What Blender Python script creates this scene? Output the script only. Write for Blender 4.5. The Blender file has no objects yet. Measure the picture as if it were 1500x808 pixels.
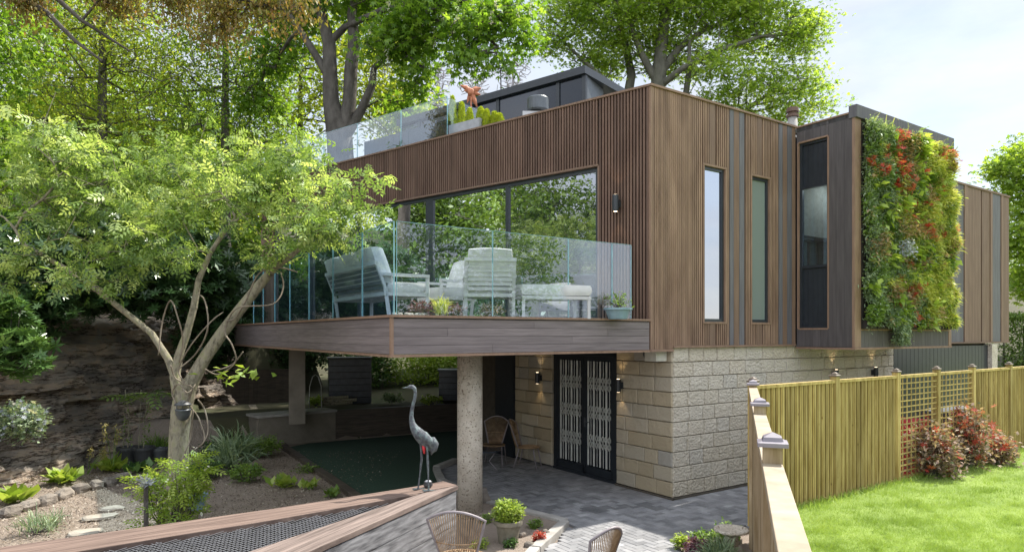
import bpy, math, random
import numpy as np
from mathutils import Vector, noise
random.seed(7); RNG = np.random.default_rng(7)
SC = bpy.context.scene
COL = SC.collection
H = 2.8; FPX = 985.0
def wp(px, py, Y): return (( px-750)/FPX*Y, Y, H-(py-489)/FPX*Y)      # survey of the place: photo position + depth -> metres
def gp(px, py, z=0.0):
    Y = (H-z)*FPX/(py-489); return ((px-750)/FPX*Y, Y, z)
R = math.radians
# ---------------------------------------------------------------- materials
def nt(name):
    m = bpy.data.materials.new(name); m.use_nodes = True
    n = m.node_tree; n.nodes.clear(); out = n.nodes.new('ShaderNodeOutputMaterial')
    return m, n, out
def ramp(n, fac, stops):
    r = n.nodes.new('ShaderNodeValToRGB'); e = r.color_ramp.elements
    while len(e) < len(stops): e.new(0.5)
    for k, (p, c) in enumerate(stops):
        e[k].position = p; e[k].color = (c[0], c[1], c[2], 1)
    n.links.new(fac, r.inputs[0]); return r.outputs[0]
def coords(n, scale=(1,1,1), rot=(0,0,0)):
    tc = n.nodes.new('ShaderNodeTexCoord'); mp = n.nodes.new('ShaderNodeMapping')
    mp.inputs['Scale'].default_value = scale; mp.inputs['Rotation'].default_value = rot
    n.links.new(tc.outputs['Object'], mp.inputs[0]); return mp.outputs[0]
def noi(n, vec, s, d=4, r=.55):
    t = n.nodes.new('ShaderNodeTexNoise'); t.inputs['Scale'].default_value = s
    t.inputs['Detail'].default_value = d; t.inputs['Roughness'].default_value = r
    n.links.new(vec, t.inputs['Vector']); return t.outputs['Fac']
def mixc(n, f, a, b, mode='MIX'):
    x = n.nodes.new('ShaderNodeMix'); x.data_type = 'RGBA'; x.blend_type = mode
    for s, v in ((0, f), (6, a), (7, b)):
        if hasattr(v, 'is_linked') or hasattr(v, 'links'): n.links.new(v, x.inputs[s])
        elif s == 0: x.inputs[0].default_value = v
        else: x.inputs[s].default_value = (v[0], v[1], v[2], 1)
    return x.outputs[2]
def mth(n, op, a, b=None):
    x = n.nodes.new('ShaderNodeMath'); x.operation = op
    for i, v in enumerate((a, b)):
        if v is None: continue
        if hasattr(v, 'links'): n.links.new(v, x.inputs[i])
        else: x.inputs[i].default_value = v
    return x.outputs[0]
def attr(n):
    a = n.nodes.new('ShaderNodeAttribute'); a.attribute_name = 'rnd'; return a.outputs['Fac']
def pbr(n, out, col, rough=.6, bump=None, bs=.3, bd=.02, metal=0, spec=.5, coat=0):
    p = n.nodes.new('ShaderNodeBsdfPrincipled')
    if hasattr(col, 'links'): n.links.new(col, p.inputs['Base Color'])
    else: p.inputs['Base Color'].default_value = (*col, 1)
    if hasattr(rough, 'links'): n.links.new(rough, p.inputs['Roughness'])
    else: p.inputs['Roughness'].default_value = rough
    p.inputs['Metallic'].default_value = metal; p.inputs['Specular IOR Level'].default_value = spec
    p.inputs['Coat Weight'].default_value = coat
    if bump is not None:
        b = n.nodes.new('ShaderNodeBump'); b.inputs['Strength'].default_value = bs; b.inputs['Distance'].default_value = bd
        n.links.new(bump, b.inputs['Height']); n.links.new(b.outputs[0], p.inputs['Normal'])
    n.links.new(p.outputs[0], out.inputs[0]); return p
def M_noise(name, c1, c2, s=6, rough=.7, scale=(1,1,1), bs=.3, bd=.01, use_attr=0., metal=0, c3=None, s2=None, spec=.4):
    m, n, out = nt(name); v = coords(n, scale); f = noi(n, v, s, 5)
    st = [(.3, c1), (.7, c2)]
    if c3: st = [(.25, c1), (.5, c2), (.75, c3)]
    c = ramp(n, f, st)
    if use_attr:
        a = mth(n, 'MULTIPLY_ADD', attr(n), use_attr); a.node.inputs[2].default_value = 1-use_attr/2
        g = n.nodes.new('ShaderNodeCombineColor'); [n.links.new(a, g.inputs[i]) for i in range(3)]
        c = mixc(n, 1., c, g.outputs[0], 'MULTIPLY')
    f2 = noi(n, v, s2 or s*6, 5, .65)
    pbr(n, out, c, rough, f2, bs, bd, metal, spec); return m
def M_plain(name, c, rough=.5, metal=0, coat=0, spec=.5, var=.15):
    m, n, out = nt(name); v = coords(n); f = noi(n, v, 9, 3)
    d = tuple(x*(1-var) for x in c); e = tuple(min(1, x*(1+var)) for x in c)
    pbr(n, out, ramp(n, f, [(.3, d), (.7, e)]), rough, metal=metal, coat=coat, spec=spec); return m
def M_leaf(name, cols, trans=.35, gloss=.12, rough=.45):
    m, n, out = nt(name); a = attr(n)
    k = len(cols); c = ramp(n, a, [(i/(k-1), x) for i, x in enumerate(cols)])
    d = n.nodes.new('ShaderNodeBsdfDiffuse'); t = n.nodes.new('ShaderNodeBsdfTranslucent'); g = n.nodes.new('ShaderNodeBsdfGlossy')
    g.inputs['Roughness'].default_value = rough
    g.inputs['Color'].default_value = (.8,.85,.75,1)
    n.links.new(c, d.inputs[0])
    tc = mixc(n, 1., c, (1.55, 1.5, .75), 'MULTIPLY'); n.links.new(tc, t.inputs[0])
    m1 = n.nodes.new('ShaderNodeMixShader'); m1.inputs[0].default_value = trans
    n.links.new(d.outputs[0], m1.inputs[1]); n.links.new(t.outputs[0], m1.inputs[2])
    m2 = n.nodes.new('ShaderNodeMixShader'); m2.inputs[0].default_value = gloss*.28
    n.links.new(m1.outputs[0], m2.inputs[1]); n.links.new(g.outputs[0], m2.inputs[2]); n.links.new(m2.outputs[0], out.inputs[0])
    return m
def M_wood(name, c1, c2, rough=.65, scale=(1,1,12), s=3, use_attr=.3, c3=None, bs=.25):
    return M_noise(name, c1, c2, s, rough, scale, bs, .004, use_attr, c3=c3, s2=s*5)
def M_pane(name, dark, refl, tint=(1,1,1), transp=0., fres=.6):
    m, n, out = nt(name)
    d = n.nodes.new('ShaderNodeBsdfDiffuse'); d.inputs[0].default_value = (*dark, 1)
    base = d.outputs[0]
    if transp > 0:
        t = n.nodes.new('ShaderNodeBsdfTransparent'); t.inputs[0].default_value = (*tint, 1)
        mm = n.nodes.new('ShaderNodeMixShader'); mm.inputs[0].default_value = transp
        n.links.new(d.outputs[0], mm.inputs[1]); n.links.new(t.outputs[0], mm.inputs[2]); base = mm.outputs[0]
    g = n.nodes.new('ShaderNodeBsdfGlossy'); g.inputs['Roughness'].default_value = 0.0; g.inputs['Color'].default_value = (.9,.93,1,1)
    v = coords(n); b = n.nodes.new('ShaderNodeBump'); b.inputs['Strength'].default_value = .04; b.inputs['Distance'].default_value = .01
    n.links.new(noi(n, v, 1.3, 1), b.inputs['Height']); n.links.new(b.outputs[0], g.inputs['Normal'])
    lw = n.nodes.new('ShaderNodeLayerWeight'); lw.inputs[0].default_value = .35
    f = mth(n, 'MULTIPLY_ADD', lw.outputs['Fresnel'], fres if transp<.95 else .09); f.node.inputs[2].default_value = refl
    m2 = n.nodes.new('ShaderNodeMixShader'); n.links.new(f, m2.inputs[0])
    n.links.new(base, m2.inputs[1]); n.links.new(g.outputs[0], m2.inputs[2]); n.links.new(m2.outputs[0], out.inputs[0])
    return m
def M_emit(name, c, s):
    m, n, out = nt(name); e = n.nodes.new('ShaderNodeEmission'); e.inputs[0].default_value = (*c, 1); e.inputs[1].default_value = s
    n.links.new(e.outputs[0], out.inputs[0]); return m
M = {}
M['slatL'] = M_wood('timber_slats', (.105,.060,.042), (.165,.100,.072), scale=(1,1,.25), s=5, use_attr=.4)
M['slatR'] = M_wood('timber_slats_pale', (.195,.12,.08), (.335,.222,.152), scale=(1,1,.25), s=5, use_attr=.35)  # paler tone of the slats, for the right facade
M['clad_brown'] = M_wood('brown_boards', (.15,.092,.064), (.225,.145,.102), scale=(6,6,.4), s=4, use_attr=.25)
M['clad_grey'] = M_wood('grey_boards', (.095,.09,.10), (.145,.138,.15), scale=(6,6,.4), s=4, use_attr=.3)
M['clad_dark'] = M_wood('dark_boards', (.065,.056,.057), (.10,.088,.088), scale=(6,6,.4), s=4, use_attr=.3)
M['trim'] = M_wood('tan_trim', (.20,.125,.085), (.28,.18,.125), scale=(5,5,1), s=3, use_attr=.1)
M['groove'] = M_plain('groove_black', (.018,.014,.012), .8)
M['fascia'] = M_wood('composite_board', (.135,.112,.112), (.215,.182,.182), scale=(.6,.6,14), s=3, use_attr=.25)
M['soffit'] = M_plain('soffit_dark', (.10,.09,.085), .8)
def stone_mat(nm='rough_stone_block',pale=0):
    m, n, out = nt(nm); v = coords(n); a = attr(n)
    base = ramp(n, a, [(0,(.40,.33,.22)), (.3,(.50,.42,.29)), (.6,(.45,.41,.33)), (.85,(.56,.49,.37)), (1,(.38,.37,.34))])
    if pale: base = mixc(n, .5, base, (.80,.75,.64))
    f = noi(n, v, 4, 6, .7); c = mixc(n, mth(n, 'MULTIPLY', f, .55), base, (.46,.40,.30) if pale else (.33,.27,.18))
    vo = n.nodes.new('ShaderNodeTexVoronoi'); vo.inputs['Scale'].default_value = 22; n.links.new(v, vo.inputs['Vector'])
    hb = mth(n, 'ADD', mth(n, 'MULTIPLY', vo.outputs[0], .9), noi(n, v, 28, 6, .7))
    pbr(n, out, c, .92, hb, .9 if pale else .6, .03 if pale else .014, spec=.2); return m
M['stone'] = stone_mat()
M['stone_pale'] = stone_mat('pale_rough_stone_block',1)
M['mortar'] = M_plain('mortar', (.10,.085,.065), .95)
M['frame'] = M_plain('anthracite_frame', (.022,.027,.034), .35)
M['pane'] = M_pane('window_pane', (.008,.011,.014), .28)
M['pane_dark'] = M_pane('dark_pane', (.012,.016,.022), .035, fres=.05)
M['pane_curtain'] = M_pane('window_pane_with_pale_curtain', (.20,.24,.22), .12, fres=.3)
M['pane_side'] = M_pane('window_pane_sky', (.015,.02,.024), .45)
M['pane_clear'] = M_pane('window_pane_clear', (.02,.03,.035), .04, (.85,.95,.97), .9)
def glass_mat(name, tint, refl):
    return M_pane(name, (.25,.45,.5), refl, tint, .985)
M['glass'] = glass_mat('balustrade_glass', (.955,.985,.988), .06)
M['glass_side'] = glass_mat('balustrade_glass_side', (.86,.94,.985), .05)
M['glass_edge'] = M_plain('glass_edge', (.22,.42,.46), .12, spec=.8)
def conc():
    m, n, out = nt('pitted_concrete'); v = coords(n); f = noi(n, v, 5, 4); f2 = noi(n, v, 38, 4, .6)
    c = ramp(n, f, [(.3,(.56,.49,.40)), (.7,(.74,.68,.59))]); pits = ramp(n, f2, [(.34,(.35,.30,.24)),(.44,(1,1,1))])
    c = mixc(n, 1., c, pits, 'MULTIPLY'); pbr(n, out, c, .9, f2, 1., .03, spec=.2); return m
M['concrete'] = conc()
M['render'] = M_noise('rendered_block', (.16,.14,.11), (.24,.21,.17), 3, .9)
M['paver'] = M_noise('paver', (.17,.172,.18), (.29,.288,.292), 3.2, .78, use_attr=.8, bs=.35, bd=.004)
M['kerb'] = M_noise('kerb_concrete', (.30,.285,.26), (.42,.40,.37), 5, .85, use_attr=.15)
def soil_mat():
    m, n, out = nt('soil'); v = coords(n); f = noi(n, v, .8, 6, .6); f2 = noi(n, v, 22, 6, .75)
    c = ramp(n, f, [(.3,(.15,.11,.08)), (.55,(.29,.23,.18)), (.75,(.20,.155,.12))])
    c = mixc(n, mth(n, 'MULTIPLY', f2, .8), c, (.42,.36,.31))
    pbr(n, out, c, .95, f2, 1., .05, spec=.15); return m
M['soil'] = soil_mat()
M['hill'] = M_noise('woodland_floor', (.035,.035,.018), (.07,.065,.035), .5, .95, c3=(.05,.07,.025))
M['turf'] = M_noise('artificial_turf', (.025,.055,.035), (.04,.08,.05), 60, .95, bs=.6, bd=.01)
M['lawn'] = M_noise('lawn_ground', (.15,.22,.045), (.25,.33,.08), 1.2, .95, bs=.5, bd=.02)
M['sleeper'] = M_wood('charred_sleeper', (.07,.07,.075), (.30,.30,.31), scale=(1.2,1.2,9), s=3, use_attr=.3, bs=.7)
M['sleeper_dark'] = M_wood('dark_sleeper', (.045,.035,.028), (.10,.08,.06), scale=(1,1,9), s=3)
def M_grain(name,c1,c2,ang):
    m, n, out = nt(name); v0 = coords(n,(1,1,1),(0,0,-ang)); mp = n.nodes.new('ShaderNodeMapping'); mp.inputs['Scale'].default_value=(.7,22,3); n.links.new(v0,mp.inputs[0])
    f = noi(n, mp.outputs[0], 2.2, 6, .6); c = ramp(n, f, [(.3,c1),(.5,tuple((a+b)/2 for a,b in zip(c1,c2))),(.72,c2)])
    pbr(n, out, c, .75, f, .8, .012, spec=.3); return m
M['cap'] = M_grain('weathered_cap_board_near', (.07,.052,.045), (.29,.225,.195), math.atan2(-2.46,-1.05))
M['cap_far'] = M_grain('weathered_cap_board_far', (.065,.042,.034), (.26,.185,.15), math.atan2(-2.55,-3.49))
def fence_mat(name,c1,c2):
    m, n, out = nt(name); v = coords(n,(5,5,.6)); f = noi(n, v, 4, 6, .6); c = ramp(n, f, [(.3,c1),(.7,c2)])
    a = mth(n,'MULTIPLY_ADD',attr(n),.5); a.node.inputs[2].default_value=.72
    g = n.nodes.new('ShaderNodeCombineColor'); [n.links.new(a, g.inputs[i]) for i in range(3)]
    c = mixc(n,1.,c,g.outputs[0],'MULTIPLY')
    v2 = coords(n,(1,1,.6)); vo = n.nodes.new('ShaderNodeTexVoronoi'); vo.inputs['Scale'].default_value=5.5; n.links.new(v2,vo.inputs['Vector'])
    kn = ramp(n, vo.outputs[0], [(.03,(.42,.33,.22)),(.09,(1,1,1))]); c = mixc(n,1.,c,kn,'MULTIPLY')
    st = ramp(n, noi(n, coords(n,(3,3,.35)), 2.2, 5, .7), [(.36,(.66,.62,.52)),(.55,(1,1,1))]); c = mixc(n,1.,c,st,'MULTIPLY')
    pbr(n,out,c,.7,f,.3,.004,spec=.3); return m
M['fence'] = fence_mat('pale_green_timber', (.36,.255,.085), (.53,.405,.17))
M['rail_near'] = M_wood('pale_rail_timber', (.25,.20,.14), (.37,.31,.23), scale=(1,1,1), s=7, use_attr=.1)
M['fence_near'] = fence_mat('honey_timber', (.36,.27,.16), (.50,.40,.27))
M['fence_cap_brown'] = M_plain('brown_post_cap', (.13,.10,.075), .6)
M['chip'] = M_leaf('bark_chip', [(.07,.05,.035),(.20,.15,.11),(.34,.28,.22),(.55,.50,.43)], .02, .1)
M['fence_cap'] = M_plain('lilac_grey_post_cap', (.20,.18,.21), .45)
M['fence_gap'] = M_plain('fence_groove', (.07,.055,.02), .9)
M['net'] = M_plain('black_net', (.02,.02,.022), .5)
M['netline'] = M_plain('net_strand', (.16,.16,.17), .4)
M['white'] = M_plain('white_metal', (.47,.47,.48), .35, var=.04)
M['cushion'] = M_noise('pale_cushion', (.46,.46,.47), (.60,.60,.60), 5, .9, bs=.2)
M['slate'] = M_plain('slate_weave', (.09,.10,.11), .7)
M['greymetal'] = M_plain('dark_grey_metal', (.10,.11,.12), .4, metal=.4)
M['planter'] = M_plain('planter_grey', (.05,.06,.075), .25)
M['planter_light'] = M_plain('planter_face', (.36,.37,.40), .4)
M['rust'] = M_noise('rusty_steel', (.35,.12,.06), (.55,.22,.12), 12, .6)
M['bronze'] = M_noise('verdigris_bronze', (.035,.037,.046), (.11,.12,.135), 24, .5, c3=(.20,.28,.265), bs=.9, bd=.012, metal=.25)
M['red'] = M_plain('red_paint', (.55,.03,.04), .4)
M['rattan'] = M_noise('rattan_cane', (.20,.12,.06), (.42,.29,.17), 14, .5)
M['rattan_frame'] = M_plain('grey_cane_frame', (.25,.22,.23), .5)
M['rock'] = None
def rock_mat():
    m, n, out = nt('layered_rock'); v = coords(n, (1,1,3.2)); f = noi(n, v, .9, 8, .65); f2 = noi(n, v, 5, 8, .7)
    c = ramp(n, f, [(.3,(.17,.16,.15)), (.46,(.34,.31,.28)), (.56,(.44,.35,.27)), (.60,(.36,.34,.31)), (.75,(.22,.215,.21))])
    c = mixc(n, mth(n, 'MULTIPLY', f2, .55), c, (.42,.40,.37))
    vc = coords(n, (.35,.35,2.6)); fc = noi(n, vc, 1.25, 9, .68); cr = ramp(n, fc, [(.470,(1,1,1)),(.490,(.22,.19,.17)),(.498,(.22,.19,.17)),(.515,(1,1,1))]); c = mixc(n, 1., c, cr, 'MULTIPLY')
    st = ramp(n, noi(n, v, .45, 4, .6), [(.4,(.85,.80,.75)),(.6,(1.6,1.48,1.35))]); c = mixc(n, 1., c, st, 'MULTIPLY')
    pbr(n, out, c, .9, f2, 1., .22, spec=.25); return m
M['rock'] = rock_mat()
M['stoneedge'] = M_noise('edging_stone', (.15,.13,.11), (.30,.26,.22), 5, .9, use_attr=.35, bs=.8, bd=.03)
M['stonepale'] = M_noise('pale_stone', (.30,.27,.22), (.44,.40,.34), 5, .85, use_attr=.2, bs=.5)
M['bark_pale'] = M_noise('pale_bark', (.055,.05,.028), (.29,.26,.19), 15, .85, (1,1,.5), 1., .035, c3=(.22,.23,.10), s2=18)
M['bark_dark'] = M_noise('dark_bark', (.06,.052,.045), (.14,.125,.11), 5, .95, (1,1,.4), .9, .05, s2=16)
M['bark_grey'] = M_noise('grey_bark', (.09,.085,.07), (.17,.16,.13), 4, .9, (1,1,.5), .6, .04)
M['bark_lilac'] = M_noise('bare_twig_bark', (.30,.28,.30), (.42,.40,.43), 4, .9)
M['vine'] = M_noise('woody_vine', (.13,.105,.075), (.27,.225,.17), 9, .8)
M['pot_grey'] = M_noise('weathered_pot', (.13,.12,.09), (.24,.22,.17), 7, .85)
M['pot_black'] = M_plain('black_plastic', (.05,.052,.056), .45)
M['pot_blue'] = M_plain('blue_grey_glaze', (.20,.30,.34), .3)
M['light'] = M_emit('lamp_glow', (1,.78,.5), 2.5)
M['ceil_light'] = M_emit('ceiling_lamp_glow', (1,.97,.9), 5)
M['room'] = M_plain('pale_room_wall', (.34,.35,.34), .8)
M['lattice'] = M_plain('cream_grille', (.50,.50,.45), .5)
M['roofmembrane'] = M_plain('grey_roof', (.13,.135,.14), .8)
M['whitebox'] = M_plain('cream_plastic', (.55,.53,.45), .5)
M['rooftile'] = M_noise('red_roof_tile', (.22,.11,.08), (.30,.17,.13), 5, .8)
M['wallrender'] = M_plain('cream_render', (.5,.47,.42), .8)
# foliage
G = lambda *a: list(a)
M['lf_rowan'] = M_leaf('pinnate_leaf', [(.07,.12,.035),(.17,.27,.07),(.30,.41,.12),(.48,.57,.24)], .45)
M['lf_chest'] = M_leaf('chestnut_leaf', [(.08,.17,.02),(.17,.30,.035),(.30,.44,.06)], .55)
M['lf_maple'] = M_leaf('maple_leaf', [(.15,.25,.035),(.26,.38,.06),(.40,.50,.11)], .6)
M['lf_back'] = M_leaf('woodland_leaf', [(.07,.14,.025),(.16,.26,.04),(.32,.42,.08)], .55)
M['lf_yellow'] = M_leaf('yellow_green_leaf', [(.15,.21,.03),(.28,.35,.045),(.46,.50,.09)], .55)
M['lf_copper'] = M_leaf('copper_leaf', [(.13,.13,.03),(.20,.17,.045),(.28,.16,.065)], .45)
M['lf_bronze'] = M_leaf('bronze_leaf', [(.20,.17,.08),(.33,.24,.13),(.48,.34,.23)], .35)
M['lf_dark'] = M_leaf('laurel_leaf', [(.018,.04,.015),(.035,.075,.025),(.06,.12,.04)], .15, .2, .3)
M['lf_rhodo'] = M_leaf('rhododendron_leaf', [(.04,.085,.03),(.08,.16,.04),(.14,.24,.06)], .2, .2, .3)
M['lf_lime'] = M_leaf('lime_leaf', [(.17,.27,.04),(.28,.38,.06),(.40,.48,.13)], .4)
M['lf_conifer'] = M_leaf('golden_conifer', [(.22,.30,.02),(.38,.46,.03),(.50,.56,.06)], .3)
M['lf_photinia'] = M_leaf('photinia_leaf', [(.09,.12,.06),(.19,.15,.11),(.34,.25,.20),(.48,.34,.30)], .3, .08, .55)
M['lf_red'] = M_leaf('red_young_leaf', [(.30,.03,.03),(.46,.07,.055),(.55,.20,.13)], .3, .05, .6)
M['lf_blue'] = M_leaf('blue_green_leaf', [(.10,.16,.09),(.22,.30,.18),(.42,.50,.34)], .3)
M['lf_fern'] = M_leaf('yellow_fern', [(.26,.33,.06),(.46,.50,.10),(.70,.68,.22)], .4)
M['lf_mid'] = M_leaf('mid_green_leaf', [(.09,.17,.035),(.17,.27,.055),(.28,.39,.09)], .35)
M['lf_grass'] = M_leaf('lawn_blade', [(.17,.26,.05),(.27,.39,.085),(.42,.52,.17)], .35)
M['lf_hedge'] = M_leaf('hedge_leaf', [(.05,.09,.02),(.10,.17,.03),(.16,.24,.05)], .35)
M['lf_purple'] = M_leaf('purple_leaf', [(.07,.03,.045),(.14,.06,.09),(.24,.10,.14)], .3)
M['lf_white'] = M_leaf('white_petal', [(.5,.48,.44),(.65,.62,.56),(.75,.73,.68)], .3)
M['lf_lilac'] = M_leaf('lilac_petal', [(.25,.27,.38),(.33,.36,.46),(.4,.42,.52)], .3)
M['lf_straw'] = M_leaf('straw_bloom', [(.34,.28,.10),(.45,.38,.15),(.5,.42,.2)], .3)
# ---------------------------------------------------------------- objects
WL = {}
def finish(name, me, mat, parent, smooth=False):
    if mat is not None: me.materials.append(mat)
    o = bpy.data.objects.new(name, me); COL.objects.link(o)
    if parent is not None: o.parent = parent
    if smooth: me.polygons.foreach_set('use_smooth', [True]*len(me.polygons))
    WL[o.name] = WL.get(parent.name, Vector((0,0,0))) if parent is not None else Vector((0,0,0))
    return o
class MB:
    def __init__(s): s.v=[]; s.f=[]; s.r=[]
    def add(s, vs, fs, r=None):
        b = len(s.v); s.v += [tuple(x) for x in vs]; r = random.random() if r is None else r
        for q in fs: s.f.append(tuple(b+i for i in q)); s.r.append(r)
        return s
    def box(s, F, x0,x1,y0,y1,z0,z1, r=None):
        vs = [F.p(x,y,z) for z in (z0,z1) for y in (y0,y1) for x in (x0,x1)]
        return s.add(vs, [(0,2,3,1),(4,5,7,6),(0,1,5,4),(2,6,7,3),(0,4,6,2),(1,3,7,5)], r)
    def prism(s, pts, z0, z1, r=None):
        n = len(pts); vs = [(x,y,z0) for x,y in pts]+[(x,y,z1) for x,y in pts]
        return s.add(vs, [tuple(range(n))[::-1], tuple(range(n,2*n))]+[(i,(i+1)%n,n+(i+1)%n,n+i) for i in range(n)], r)
    def bar(s, a, b, w, h=None, r=None):
        a=Vector(a); b=Vector(b); d=(b-a); 
        up=Vector((0,0,1)) if abs(d.normalized().z)<.95 else Vector((0,1,0))
        x=d.cross(up).normalized()*(w/2); y=x.cross(d).normalized()*((h or w)/2)
        vs=[p+i*x+j*y for p in (a,b) for j in (-1,1) for i in (-1,1)]
        return s.add(vs, [(0,1,3,2),(4,6,7,5),(0,4,5,1),(2,3,7,6),(0,2,6,4),(1,5,7,3)], r)
    def tube(s, pts, rad, n=8, r=None, cap=True):
        pts=[Vector(p) for p in pts]; k=len(pts)
        if not hasattr(rad,'__len__'): rad=[rad]*k
        vs=[]; x=None
        for i,p in enumerate(pts):
            d=(pts[min(i+1,k-1)]-pts[max(i-1,0)])
            d = d.normalized() if d.length>1e-9 else Vector((0,0,1))
            if x is None: x = d.orthogonal().normalized()
            else:
                x = x-d*x.dot(d); x = x.normalized() if x.length>1e-6 else d.orthogonal().normalized()
            y=d.cross(x)
            for j in range(n):
                a=2*math.pi*j/n; vs.append(p+(x*math.cos(a)+y*math.sin(a))*rad[i])
        fs=[(i*n+j,i*n+(j+1)%n,(i+1)*n+(j+1)%n,(i+1)*n+j) for i in range(k-1) for j in range(n)]
        if cap: fs += [tuple(range(n))[::-1], tuple((k-1)*n+j for j in range(n))]
        return s.add(vs,fs,r)
    def lathe(s, c, prof, n=20, r=None, sx=1, sy=1):
        k=len(prof); vs=[(c[0]+q*math.cos(2*math.pi*j/n)*sx, c[1]+q*math.sin(2*math.pi*j/n)*sy, c[2]+z) for q,z in prof for j in range(n)]
        fs=[(i*n+j,i*n+(j+1)%n,(i+1)*n+(j+1)%n,(i+1)*n+j) for i in range(k-1) for j in range(n)]
        fs += [tuple(range(n))[::-1], tuple((k-1)*n+j for j in range(n))]
        return s.add(vs,fs,r)
    def rock(s, c, rx, ry, rz, seed=0, amp=.25, r=None, rot=0):
        n=9; m=6; vs=[]
        for i in range(m+1):
            th=math.pi*i/m
            for j in range(n):
                ph=2*math.pi*j/n; d=Vector((math.sin(th)*math.cos(ph),math.sin(th)*math.sin(ph),math.cos(th)))
                q=1+amp*noise.noise(d*1.4+Vector((seed*3.1,seed*1.7,seed)))*1.6
                d=Vector([math.copysign(abs(t)**.7,t) for t in d])
                X=d.x*rx*q; Yv=d.y*ry*q
                vs.append((c[0]+X*math.cos(rot)-Yv*math.sin(rot), c[1]+X*math.sin(rot)+Yv*math.cos(rot), c[2]+d.z*rz*q))
        return s.add(vs,[(i*n+j,i*n+(j+1)%n,(i+1)*n+(j+1)%n,(i+1)*n+j) for i in range(m) for j in range(n)],r)
    def build(s, name, mat, parent=None, smooth=False, bevel=0):
        if parent is not None: off = WL.get(parent.name, Vector((0,0,0)))
        else:
            A = np.array(s.v); off = Vector(((A[:,0].min()+A[:,0].max())/2,(A[:,1].min()+A[:,1].max())/2,A[:,2].min()))
        me = bpy.data.meshes.new(name); me.from_pydata([(x-off.x,y-off.y,z-off.z) for x,y,z in s.v],[],s.f)
        a = me.attributes.new('rnd','FLOAT','FACE'); a.data.foreach_set('value', s.r); me.update()
        o = finish(name, me, mat, parent, smooth)
        if parent is None: o.location = off; WL[o.name] = off.copy()
        if bevel:
            b=o.modifiers.new('Bevel','BEVEL'); b.width=bevel; b.segments=2; b.limit_method='ANGLE'
        return o
class Fr:
    def __init__(s, o, ux, z=0, uy=None):
        s.o=(o[0],o[1]); l=math.hypot(*ux); s.ux=(ux[0]/l,ux[1]/l); s.uy=uy or (-s.ux[1],s.ux[0]); s.z=z
    def p(s,x,y,z): return (s.o[0]+s.ux[0]*x+s.uy[0]*y, s.o[1]+s.ux[1]*x+s.uy[1]*y, z+s.z)
    def t(s,px,y=0):                                       # distance along the wall seen at a photo column
        k=(px-750)/FPX; ox,oy=s.o[0]+s.uy[0]*y, s.o[1]+s.uy[1]*y
        return (k*oy-ox)/(s.ux[0]-k*s.ux[1])
    def zz(s,px,py,y=0):
        Y=s.p(s.t(px,y),y,0)[1]; return H-(py-489)/FPX*Y
W0 = Fr((0,0),(1,0))
def empty(name, loc, label, cat, group=None, rz=0):
    o=bpy.data.objects.new(name,None); o.empty_display_size=.1; COL.objects.link(o); o.location=loc; o.rotation_euler=(0,0,rz)
    WL[o.name]=Vector(loc); return tag(o,label,cat,group)
def tag(o,label=None,cat=None,group=None,kind=None):
    if label: o['label']=label
    if cat: o['category']=cat
    if group: o['group']=group
    if kind: o['kind']=kind
    return o
def copy_tree(o, parent=None):
    c=o.copy(); COL.objects.link(c); c.parent=parent
    WL[c.name]=Vector(c.location) if parent is None else WL.get(parent.name,Vector((0,0,0)))
    for ch in [x for x in o.children]: copy_tree(ch,c)
    return c
# ---------------------------------------------------------------- foliage
def quad(L, w, dx=0., ang=0., droop=.1, base=(0,0,0)):
    pts=np.array([[0,0,0],[.45*L,.5*w,.04*L],[L,0,-droop*L],[.45*L,-.5*w,.04*L]],float)
    c,s=math.cos(ang),math.sin(ang); q=pts.copy(); q[:,0]=pts[:,0]*c-pts[:,1]*s; q[:,1]=pts[:,0]*s+pts[:,1]*c
    return q+np.array(base)
T_leaf=np.array([quad(1,.55)])
T_long=np.array([quad(1,.28)])
T_pin=np.array([quad(.34,.13,ang=s*1.0,droop=.15,base=(x,0,-.12*x*x)) for x in (.15,.35,.55,.75) for s in (-1,1)]+[quad(.3,.13,base=(.85,0,-.09))])
T_pinw=np.array([quad(.40,.17,ang=s*1.0,droop=.15,base=(x,0,-.12*x*x)) for x in (.2,.45,.7) for s in (-1,1)]+[quad(.36,.17,base=(.85,0,-.09))])
T_palm=np.array([quad(.75 if abs(a)>1 else 1.,.36,ang=a,droop=.35) for a in (-1.5,-.75,0,.75,1.5)])
T_whorl=np.array([quad(1,.3,ang=a,droop=-.15) for a in np.arange(7)*.9])
T_blade=np.array([[[0,.5,0],[0,-.5,0],[.25,-.1,.95],[.3,.1,1]]],float)*np.array([1,.09,1])
def fern(n=4,w=.16,rise=.6,sag=.8):
    q=[]
    f=lambda t:(t*.95, rise*t-sag*t*t)
    for i in range(n):
        a,b=i/n,(i+1)/n; wa=w*(1-a*.8); wb=w*(1-b*.95)
        (xa,za),(xb,zb)=f(a),f(b); q.append([[xa,wa/2,za],[xb,wb/2,zb],[xb,-wb/2,zb],[xa,-wa/2,za]])
    return np.array(q,float)
T_fern=fern(); T_grass=fern(3,.07,1.4,.9)
def rotm(yaw, tilt, roll):
    cy,sy=np.cos(yaw),np.sin(yaw); ct,st=np.cos(tilt),np.sin(tilt); cr,sr=np.cos(roll),np.sin(roll)
    z=np.zeros_like(cy); o=z+1
    A=np.stack([np.stack([cy,-sy,z],-1),np.stack([sy,cy,z],-1),np.stack([z,z,o],-1)],-2)
    B=np.stack([np.stack([ct,z,st],-1),np.stack([z,o,z],-1),np.stack([-st,z,ct],-1)],-2)
    C=np.stack([np.stack([o,z,z],-1),np.stack([z,cr,-sr],-1),np.stack([z,sr,cr],-1)],-2)
    return A@B@C
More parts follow.
